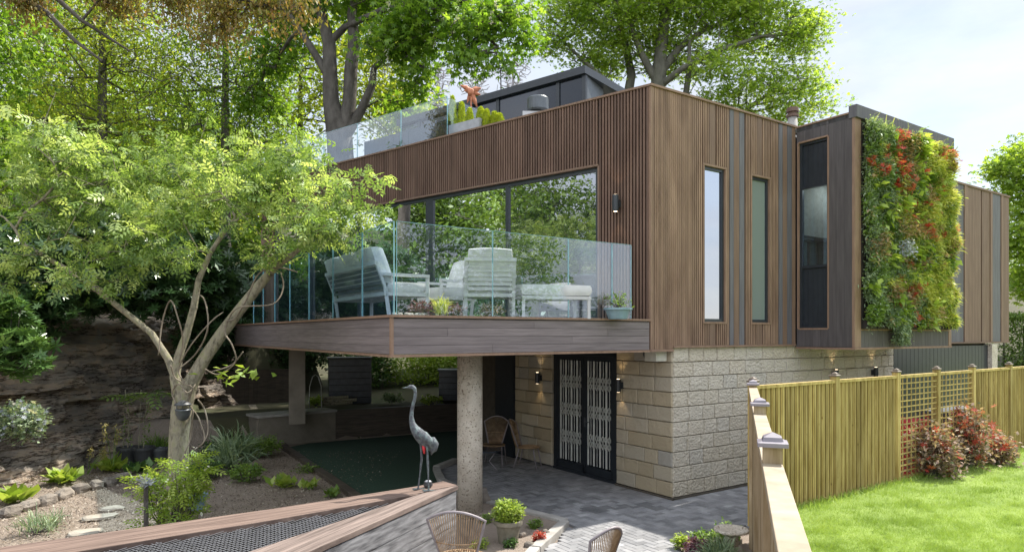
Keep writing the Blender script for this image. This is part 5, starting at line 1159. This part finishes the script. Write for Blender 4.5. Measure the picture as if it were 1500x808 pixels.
for k in range(5): mb.box(Fc,-.75,.75,-.4,.4,.75+k*.18,.75+k*.18+.168)
mb.build('planter_box',M['planter'],cb); MB().box(Fc,-.78,.78,-.43,.43,1.65,1.70).build('rim',M['greymetal'],cb)
ar=empty('plant_arch',wp(462,600,18.7),'thin pale wire arch standing on the retaining wall','plant support'); c=Vector(wp(462,600,18.6)); mb=MB(); mb.tube([(c.x-.17,c.y,.75),(c.x-.16,c.y,1.35),(c.x-.08,c.y,1.62),(c.x,c.y,1.68),(c.x+.08,c.y,1.62),(c.x+.16,c.y,1.35),(c.x+.17,c.y,.75)],.012,n=6); mb.build('hoop',M['lattice'],ar,smooth=True)
for k in range(5):
    c=Vector(wp(478+k*6,592-k%3*5,19.2)); o=MB().tube([(c.x-.45,c.y,.80+.08*(k%3)),(c.x+.35,c.y+.2,.80+.08*(k%3)+.03)],[.05,.045],n=8).build('log',M['bark_pale']); tag(o,['topmost split log of the pile','left lower log of the pile by the black bin','middle log of the pile by the black bin','log lying across the pile behind the wire arch','rightmost log of the pile beside the black bin'][k],'log','log pile behind the retaining wall')
for k,(px_,py_,rr,lb) in enumerate(((462,603,.14,'small potted green plant on the wall beside the square column'),(632,606,.28,'pale leaved trailing plant on top of the sleeper wall'),(576,600,.3,'grey green low plant on the gravel above the sleepers'))):
    c=wp(px_,py_,18.8+k*.6); shrub('wall_plant',lb,[(c[0],c[1],max(c[2],.9),rr,rr,.12)],420,T_leaf,.08,M['lf_lime' if k<2 else 'lf_blue'],'plant','plants on the retaining wall',.03)
# green bank behind
for k,(x,y,z,rx,ry,rz_,mt,lb,n) in enumerate(((-3.3,24.5,1.55,1.6,1,.75,'lf_lime','sunlit bright green shrub on the bank behind the compost bin',4200),(-.9,24.8,1.6,1.7,1,.75,'lf_mid','green shrub on the bank beyond the heron',4200),(1.2,24.5,1.6,1.4,1,.9,'lf_mid','green shrub on the bank right of the round column',3600),(-5.2,23.4,1.5,.9,.8,.9,'lf_rhodo','dark green shrub behind the black bin',2600),(-7.6,22.8,2.1,1.7,.8,.75,'lf_dark','dark ivy mass on top of the shaded garden fence',4200),(-6.0,24.6,2.8,1.8,.8,1.0,'lf_dark','dark evergreen above the black bin',3600),(-2.,27.5,2.9,3.2,1.2,1.3,'lf_rhodo','broad dark laurel at the top of the green bank',5200),(3,27.2,2.9,2.8,1.2,1.4,'lf_rhodo','dark laurel behind the house corner on the bank',4200))):
    shrub('bank_shrub',lb,[(x,y,z,rx,ry,rz_),(x+.4,y+.3,z+.2,rx*.6,ry,rz_)],n,T_leaf,.13,M[mt],'shrub','shrubs on the bank behind the terrace',.12,nc=n//10)
# ================================================================ TREES
def tp(px,py,Y): return Vector(wp(px,py,Y))
def B(l): return [(*wp(x,y,Y),r_*Y/FPX,(d if d else r_*Y/FPX),r_*Y/FPX*(.8)) for (x,y,r_,Y,d) in l]
# chestnut with forked trunk
Yc=23.
ck=[dict(pts=[(tp(500,330,Yc),.66),(tp(500,250,Yc),.62),(tp(497,195,Yc),.60),(tp(485,150,Yc),.38),(tp(483,100,Yc),.34),(tp(482,62,Yc),.30),(tp(470,20,Yc),.22),(tp(455,-40,Yc),.15),(tp(440,-110,Yc),.08)],low=3),
 dict(pts=[(tp(503,195,Yc),.42),(tp(512,150,Yc),.32),(tp(514,100,Yc),.31),(tp(519,62,Yc),.29),(tp(515,20,Yc),.22),(tp(530,-40,Yc),.16),(tp(540,-110,Yc),.08)],low=2),
 dict(pts=[(tp(505,200,Yc),.30),(tp(530,160,Yc),.22),(tp(545,125,Yc),.19),(tp(548,100,Yc),.15),(tp(575,75,Yc),.11),(tp(610,50,Yc-1),.08)],low=1),
 dict(pts=[(tp(480,110,Yc),.2),(tp(465,85,Yc),.17),(tp(440,45,Yc),.15),(tp(415,10,Yc),.11),(tp(390,-30,Yc),.07)],low=1),
 dict(pts=[(tp(483,62,Yc),.18),(tp(505,40,Yc),.15),(tp(560,15,Yc-1),.13),(tp(640,0,Yc-2),.10),(tp(720,5,Yc-2.5),.06)],low=1)]
for q_ in ck: q_['pts']=[(a_,b_*.74) for a_,b_ in q_['pts']]
tree('chestnut_tree','large chestnut with dark twin trunk rising behind the roof balustrade',ck,
 B([(430,10,60,24.5,0),(560,0,60,25.5,0),(600,60,55,22,0),(640,10,60,21,0),(700,40,50,20.5,0),(740,20,40,20.5,0),(610,120,35,22,0),(405,80,45,25,0),(680,90,26,20.5,0),(735,95,22,20,0),(500,-70,110,23,0),(640,-70,90,22,0),(385,150,40,26,0),(590,160,28,24,0),(745,150,14,20.3,0),(770,60,22,20.4,0),(560,60,35,21.5,0)]),
 1900,18000,T_palm,.145,M['lf_chest'],M['bark_dark'],spread=.30,flat=.5,tip=.012,expo=.42,shell=.35,maxr=.18,tilt=(.45,.4),loc=tp(500,330,Yc),bias=.3)
ch=bpy.data.objects['chestnut_tree']; att=clump_points(B([(700,30,50,20.3,0),(640,10,60,20.8,0),(590,60,55,21.5,0),(740,20,40,20.3,0),(560,110,30,22,0)]),70,.8); P=np.repeat(att,26,axis=0)+np.tile(np.stack([np.zeros(26),np.zeros(26),np.linspace(0,.34,26)],1),(70,1))+RNG.normal(0,.03,(70*26,3))
leafmesh('blossom',[scatter(T_leaf,P,.07,(0,1))],M['lf_white'],ch)
# maple behind house
Ym=31.
mk=[dict(pts=[(tp(958,260,Ym),.52),(tp(962,150,Ym),.46),(tp(966,100,Ym),.42),(tp(970,60,Ym),.34),(tp(974,20,Ym),.30),(tp(975,-30,Ym),.2),(tp(980,-90,Ym),.1)],low=2),
 dict(pts=[(tp(905,250,Ym+1),.4),(tp(918,150,Ym+1),.3),(tp(925,110,Ym+1),.27),(tp(915,60,Ym+1),.20),(tp(905,20,Ym+1),.14),(tp(890,-40,Ym+1),.08)],low=2),
 dict(pts=[(tp(962,120,Ym),.25),(tp(940,80,Ym),.2),(tp(925,40,Ym),.14),(tp(900,0,Ym),.1)],low=1),
 dict(pts=[(tp(968,105,Ym),.28),(tp(995,70,Ym),.2),(tp(1030,45,Ym),.16),(tp(1080,25,Ym),.12),(tp(1130,-5,Ym),.07)],low=1),
 dict(pts=[(tp(968,125,Ym),.22),(tp(1000,100,Ym-1),.17),(tp(1050,75,Ym-1),.14),(tp(1110,55,Ym-1),.10),(tp(1160,50,Ym-1),.06)],low=1),
 dict(pts=[(tp(918,165,Ym),.18),(tp(890,120,Ym),.14),(tp(850,85,Ym),.1),(tp(825,60,Ym),.06)],low=1),
 dict(pts=[(tp(1000,260,Ym-.5),.28),(tp(1003,150,Ym-.5),.2),(tp(1010,100,Ym-.5),.15),(tp(1010,60,Ym-.5),.1)],low=1),
 dict(pts=[(tp(1075,180,Ym-1),.18),(tp(1100,155,Ym-1),.12),(tp(1130,135,Ym-1),.09),(tp(1175,130,Ym-1),.05)],low=1)]
for q_ in mk: q_['pts']=[(a_,b_*.78) for a_,b_ in q_['pts']]
tree('maple_tree','broad maple with many dark limbs and layered bright leaves above the house roof',mk,
 B([(830,30,55,31,0),(900,20,70,31,0),(980,0,80,31,0),(1060,20,70,31,0),(1120,40,62,31,0),(1160,70,40,30,0),(1185,120,32,30,0),(1130,130,50,30,0),(1180,50,32,30,0),(1060,110,52,29.5,0),(860,100,38,31.5,0),(810,70,25,31,0),(1000,-80,150,31,0),(1110,-50,90,31,0),(860,-60,80,31,0),(1205,150,22,30,0),(1060,160,40,30,0),(1150,170,38,30,0),(900,80,50,32,0),(985,85,50,32,0),(850,150,26,31,0),(1190,20,25,30,0)]),
 2600,56000,T_palm,.115,M['lf_maple'],M['bark_grey'],spread=.40,flat=.30,tip=.014,expo=.42,shell=.4,maxr=.16,tilt=(.25,.35),loc=tp(958,260,Ym),bias=.25,sag=.1)
def wood_tree(lb,px,Y,blobs,nc,nl,mat,T=T_leaf,size=.22,bark='bark_dark',r0=.3,lean=0,name='woodland_tree',cat='tree',base=None,spread=.5,tip=.012,tilt=(.2,.6)):
    x=(px-750)/FPX*Y; zb=hgt(x,Y); ztop=max(b[2] for b in B(blobs))
    k=[dict(pts=[(Vector((x+lean*f,Y,zb+(ztop-zb)*f)),r0*(1-.8*f)) for f in (0,.12,.25,.4,.55,.7,.85)],low=2)]
    return tree(name,lb,k,B(blobs),nc,nl,T,size,M[mat],M[bark],spread=spread,flat=.5,tip=tip,expo=.42,shell=.3,maxr=.14,tilt=tilt,group='trees of the wooded bank',cat=cat)
wood_tree('yellow green tree filling the left of the wood above the garden tree',150,24,[(60,60,80,24,0),(150,50,80,24,0),(230,90,70,24,0),(120,150,75,24,0),(40,170,70,24,0),(200,180,65,24,0),(120,-50,120,24,0),(20,280,60,23,0),(240,250,50,24,0)],1100,21000,'lf_yellow',size=.12)
wood_tree('mid green tree between the yellow green tree and the chestnut',330,26,[(300,60,80,26,0),(370,110,70,26,0),(300,180,70,26,0),(390,200,60,26,0),(340,-40,110,26,0),(250,130,60,27,0),(330,260,60,25,0),(440,230,40,26,0)],1100,21000,'lf_back',size=.13)
wood_tree('shaded green tree standing at the left photo edge of the wood',-60,20,[(-60,120,90,20,0),(0,60,70,20,0),(-20,220,80,20,0),(-60,-40,120,20,0),(60,300,50,19,0),(0,340,50,18,0)],700,6500,'lf_chest',T=T_palm,size=.13)
wood_tree('tall dark tree deep in the wood behind the chestnut',440,34,[(400,150,90,34,0),(500,130,90,34,0),(590,170,60,34,0),(470,50,90,34,0),(420,260,70,33,0),(330,280,80,33,0),(560,80,70,34,0)],700,12000,'lf_yellow',size=.24,spread=.7)
wood_tree('tall shaded tree deep in the wood at the left',120,33,[(60,120,110,33,0),(180,130,110,33,0),(280,200,90,33,0),(100,260,110,33,0),(220,300,90,33,0),(120,0,150,33,0)],800,12000,'lf_back',size=.26,spread=.7)
wood_tree('green tree showing between chestnut crown and the roof pavilion',640,36,[(600,190,35,36,0),(640,200,35,36,0),(690,190,30,36,0),(570,150,30,36,0)],300,6000,'lf_yellow',size=.24,r0=.25)
# overhanging branches at the top
hb=[dict(pts=[(tp(-60,-60,13),.12),(tp(20,-10,13),.07),(tp(70,20,13),.05),(tp(110,60,13),.035),(tp(150,90,13),.02)],low=1),dict(pts=[(tp(40,-40,13),.06),(tp(120,30,13),.04),(tp(190,75,13.2),.02)],low=1),dict(pts=[(tp(-60,-60,13),.10),(tp(150,-60,13),.08),(tp(300,-50,12.5),.06),(tp(360,0,12.4),.03),(tp(420,15,12.4),.02)],low=2)]
zx=tp(-160,300,14); hb[0]['pts']=[(Vector((zx.x,14,hgt(zx.x,14))),.28),(Vector((zx.x,13.8,8)),.22)]+hb[0]['pts']; hb[0]['low']=3
tree('copper_beech','copper leaved tree reaching in from the left along the photo top',hb,B([(260,-15,40,12.8,0),(330,5,36,12.5,0),(390,-5,30,12.4,0),(440,5,20,12.4,0),(310,45,18,12.5,0),(170,-15,40,13,0),(40,-5,30,13,0),(420,35,9,12.4,0),(355,45,10,12.4,0)]),420,9000,T_leaf,.085,M['lf_copper'],M['bark_dark'],spread=.16,flat=1.3,tip=.005,expo=.42,shell=.2,maxr=.06,tilt=(1.0,.4),group='trees of the wooded bank',bias=.3)
# pale bare trees in the distance
for k,(px_,w_,tpy,lb) in enumerate(((640,26,70,'pale leafless tree left of the rusty sculpture'),(750,30,62,'pale leafless tree behind the roof pavilion'),(695,26,85,'pale leafless tree directly above the rusty sculpture'),(585,24,95,'pale leafless tree seen through the chestnut leaves'))):
    Y=46.; x=(px_-750)/FPX*Y; k_=[dict(pts=[(Vector((x,Y,5)),.3),(Vector((x,Y,13)),.2),(tp(px_,150,Y),.12),(tp(px_+3,tpy+20,Y),.05)],low=2)]
    t=empty('bare_tree',(x,Y,5),lb,'tree','pale leafless trees in the distance'); att=clump_points(B([(px_,tpy+45,w_,Y,0),(px_,tpy+80,w_,Y,0)]),420,.2); mb=MB(); skeleton(k_,att,mb,tip=.022,expo=.33,maxr=.1,bias=.2,sag=0); mb.build('trunk',M['bark_lilac'],t)
# right edge trees and hedge
wood_tree('tree with layered pale leaves at the right photo edge',1530,30,[(1490,250,35,30,0),(1520,290,50,30,0),(1470,240,18,30,0),(1500,350,45,30,0),(1560,230,60,30,0),(1515,410,40,30,0),(1490,215,16,30,0),(1540,400,60,31,0)],600,12000,'lf_maple',T=T_palm,size=.15,bark='bark_grey',spread=.35)
hd_=empty('garden_hedge',wp(1500,530,25),'clipped green hedge beyond the fence at the right edge','hedge'); x0,y0=wp(1472,500,26)[:2]; P=RNG.uniform(0,1,(26000,3)); HH=np.stack([x0+P[:,0]*6,y0+P[:,1]*1.6-P[:,0]*.8,.3+P[:,2]*3.2],1); side=RNG.random(26000); HH[:,1]=np.where(side<.6,y0-.8*P[:,0]+RNG.normal(0,.08,26000),HH[:,1]); HH[:,2]=np.where(side>.8,3.5+RNG.normal(0,.07,26000),HH[:,2])
leafmesh('foliage',[scatter(T_leaf,HH,.11,(0,.8))],M['lf_hedge'],hd_); mb=MB()
for k in range(8): mb.tube([(x0+.4+k*.7,y0+.6-.1*k,.2),(x0+.4+k*.7,y0+.6-.1*k,3.1)],[.05,.02],n=6)
mb.build('stem',M['bark_dark'],hd_)
# far wood: one mass nobody could count
n=26000; a=RNG.uniform(-1.05,.12,n); rr=RNG.uniform(44,60,n); X=rr*np.sin(a); Yy=rr*np.cos(a); Z=RNG.uniform(0,1,n)**.8*(12+3*np.sin(a*9))+3
Z=np.where(X>-14,Z*.62,Z)
tag(leafmesh('far_woods',[scatter(T_leaf,np.stack([X,Yy,Z],1),1.0,(.2,.8))],M['lf_back']),'hazy far woodland filling gaps between the trees','woods',kind='stuff')
# ivy mass on hillside
n=22000; xx=RNG.uniform(-22,-8.5,n); yy=RNG.uniform(9,30,n); zz=np.array([hgt(a,b) for a,b in zip(xx,yy)]); ok=(zz>2.7); Q=np.stack([xx,yy,zz+RNG.uniform(0,.5,n)],1)[ok]
tag(leafmesh('undergrowth',[scatter(T_leaf,Q,.22,(-.2,.6))],M['lf_dark']),'dark evergreen undergrowth covering the slope above the rock','undergrowth',kind='stuff')
# fallen leaves / chips on soil
n=42000; xx=RNG.uniform(-10.5,-2.6,n); yy=RNG.uniform(6.8,16,n); Q=np.stack([xx,yy,np.full(n,.006)],1)
tag(leafmesh('leaf_litter',[scatter(T_leaf,Q,.032,(0,.35),.35,rnd=RNG.beta(1.2,1.8,n))],M['chip']),'pale chips and leaf litter scattered on the bare soil','litter',kind='stuff')
# neighbourhood behind the viewer, seen only as reflections
def far_tree(lb,x,y,h,w,mat,nc=420,nl=7000):
    k=[dict(pts=[(Vector((x,y,hgt(x,y))),.3),(Vector((x,y,h*.35)),.24),(Vector((x,y,h*.6)),.16),(Vector((x,y,h*.85)),.06)],low=2)]
    bl=[(x+random.uniform(-.4,.4)*w,y+random.uniform(-.4,.4)*w,h*random.uniform(.4,.9),w*.42,w*.42,h*.17) for _ in range(9)]
    tree('garden_tree' if 0 else 'broadleaf_tree',lb,k,bl,nc,nl,T_leaf,.30,M[mat],M['bark_grey'],spread=.4,tip=.014,shell=.3,group='trees outside the frame')
i=0
for x,y,h,w,m_ in ((-26,4,12.5,6,'lf_mid'),(-32,-3,14,7,'lf_hedge'),(-24,-9,11,5,'lf_hedge'),(-38,6,16,8,'lf_hedge'),(-21,12,11,5,'lf_hedge'),(-29,11,13,6,'lf_mid'),(21,-11,13,8,'lf_back'),(28,-7,12,8,'lf_mid'),(15,-17,13,8,'lf_mid'),(38,-6,11,8,'lf_back'),(31,-22,12,8,'lf_back'),(12,-24,11,8,'lf_back')):
    far_tree('tree %s of the neighbouring gardens, height about %d metres'%(['with open crown','with dense crown','with yellow crown'][i%3],h),x,y,h,w,m_); i+=1
hn=empty('neighbour_house',(26,-17,0),'neighbouring cream house with red tiled roof','house'); Fh=Fr((22,-20),(.8,.6)); MB().box(Fh,0,9,0,7,0,3.4).build('wall',M['wallrender'],hn)
V=[Fh.p(-.4,-.4,3.3),Fh.p(9.4,-.4,3.3),Fh.p(9.4,7.4,3.3),Fh.p(-.4,7.4,3.3),Fh.p(1.5,3.5,6),Fh.p(7.5,3.5,6)]; MB().add(V,[(0,1,5,4),(2,3,4,5),(1,2,5),(3,0,4),(3,2,1,0)]).build('roof',M['rooftile'],hn)
# ================================================================ SKY, SUN, CAMERA
SAZ=math.atan2(.79,.61); SEL=R(53.5)
w=bpy.data.worlds.new('World'); SC.world=w; w.use_nodes=True; n=w.node_tree; n.nodes.clear()
out=n.nodes.new('ShaderNodeOutputWorld'); bg=n.nodes.new('ShaderNodeBackground'); sky=n.nodes.new('ShaderNodeTexSky'); sky.sky_type='NISHITA'; sky.sun_disc=False
sky.sun_elevation=SEL; sky.sun_rotation=SAZ; sky.air_density=1.2; sky.dust_density=.6; sky.ozone_density=1.2
tc=n.nodes.new('ShaderNodeTexCoord'); mp=n.nodes.new('ShaderNodeMapping'); mp.inputs['Scale'].default_value=(1.1,1.1,3.2); n.links.new(tc.outputs['Generated'],mp.inputs[0])
f=noi(n,mp.outputs[0],2.1,8,.55); cl=ramp(n,f,[(.36,(0,0,0)),(.60,(1,1,1))])
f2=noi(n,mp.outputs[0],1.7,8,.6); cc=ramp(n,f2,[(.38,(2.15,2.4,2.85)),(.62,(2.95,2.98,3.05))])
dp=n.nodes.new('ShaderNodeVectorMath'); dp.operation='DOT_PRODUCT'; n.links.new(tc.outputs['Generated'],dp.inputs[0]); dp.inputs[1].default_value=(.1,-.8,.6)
mr=n.nodes.new('ShaderNodeMapRange'); mr.interpolation_type='SMOOTHSTEP'; n.links.new(dp.outputs['Value'],mr.inputs['Value']); mr.inputs['From Min'].default_value=-.2; mr.inputs['From Max'].default_value=.8; mr.inputs['To Min'].default_value=1; mr.inputs['To Max'].default_value=2.2  # clouds overhead and behind the viewer brightened, added as fill for shaded walls
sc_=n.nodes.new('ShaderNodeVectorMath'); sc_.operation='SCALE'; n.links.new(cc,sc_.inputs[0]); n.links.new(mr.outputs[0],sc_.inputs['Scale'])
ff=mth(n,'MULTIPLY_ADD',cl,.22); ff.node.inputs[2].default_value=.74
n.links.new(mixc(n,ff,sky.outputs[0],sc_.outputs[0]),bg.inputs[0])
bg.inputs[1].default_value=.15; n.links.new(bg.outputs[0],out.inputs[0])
sun=bpy.data.lights.new('Sun','SUN'); sun.energy=4.2; sun.angle=R(.55); sun.color=(1,.95,.86)
so=bpy.data.objects.new('Sun',sun); COL.objects.link(so); d=Vector((math.sin(SAZ)*math.cos(SEL),math.cos(SAZ)*math.cos(SEL),math.sin(SEL))); so.rotation_euler=d.to_track_quat('Z','Y').to_euler(); so.location=(20,10,30)
cam=bpy.data.cameras.new('Camera'); co=bpy.data.objects.new('Camera',cam); COL.objects.link(co); co.location=(0,0,H); co.rotation_euler=(R(90),0,0)
cam.sensor_width=36; cam.lens=FPX/1500*36; cam.shift_y=85/1500; cam.clip_end=3000; cam.clip_start=.05; SC.camera=co
SC.view_settings.view_transform='Standard'; SC.view_settings.look='None'; SC.view_settings.exposure=1.1; SC.view_settings.gamma=1
SC.render.engine='CYCLES'; cy=SC.cycles; cy.max_bounces=8; cy.diffuse_bounces=4; cy.glossy_bounces=4; cy.transparent_max_bounces=16; cy.transmission_bounces=4; cy.use_denoising=True; cy.sample_clamp_indirect=6
try: cy.denoiser='OPENIMAGEDENOISE'
except Exception: pass
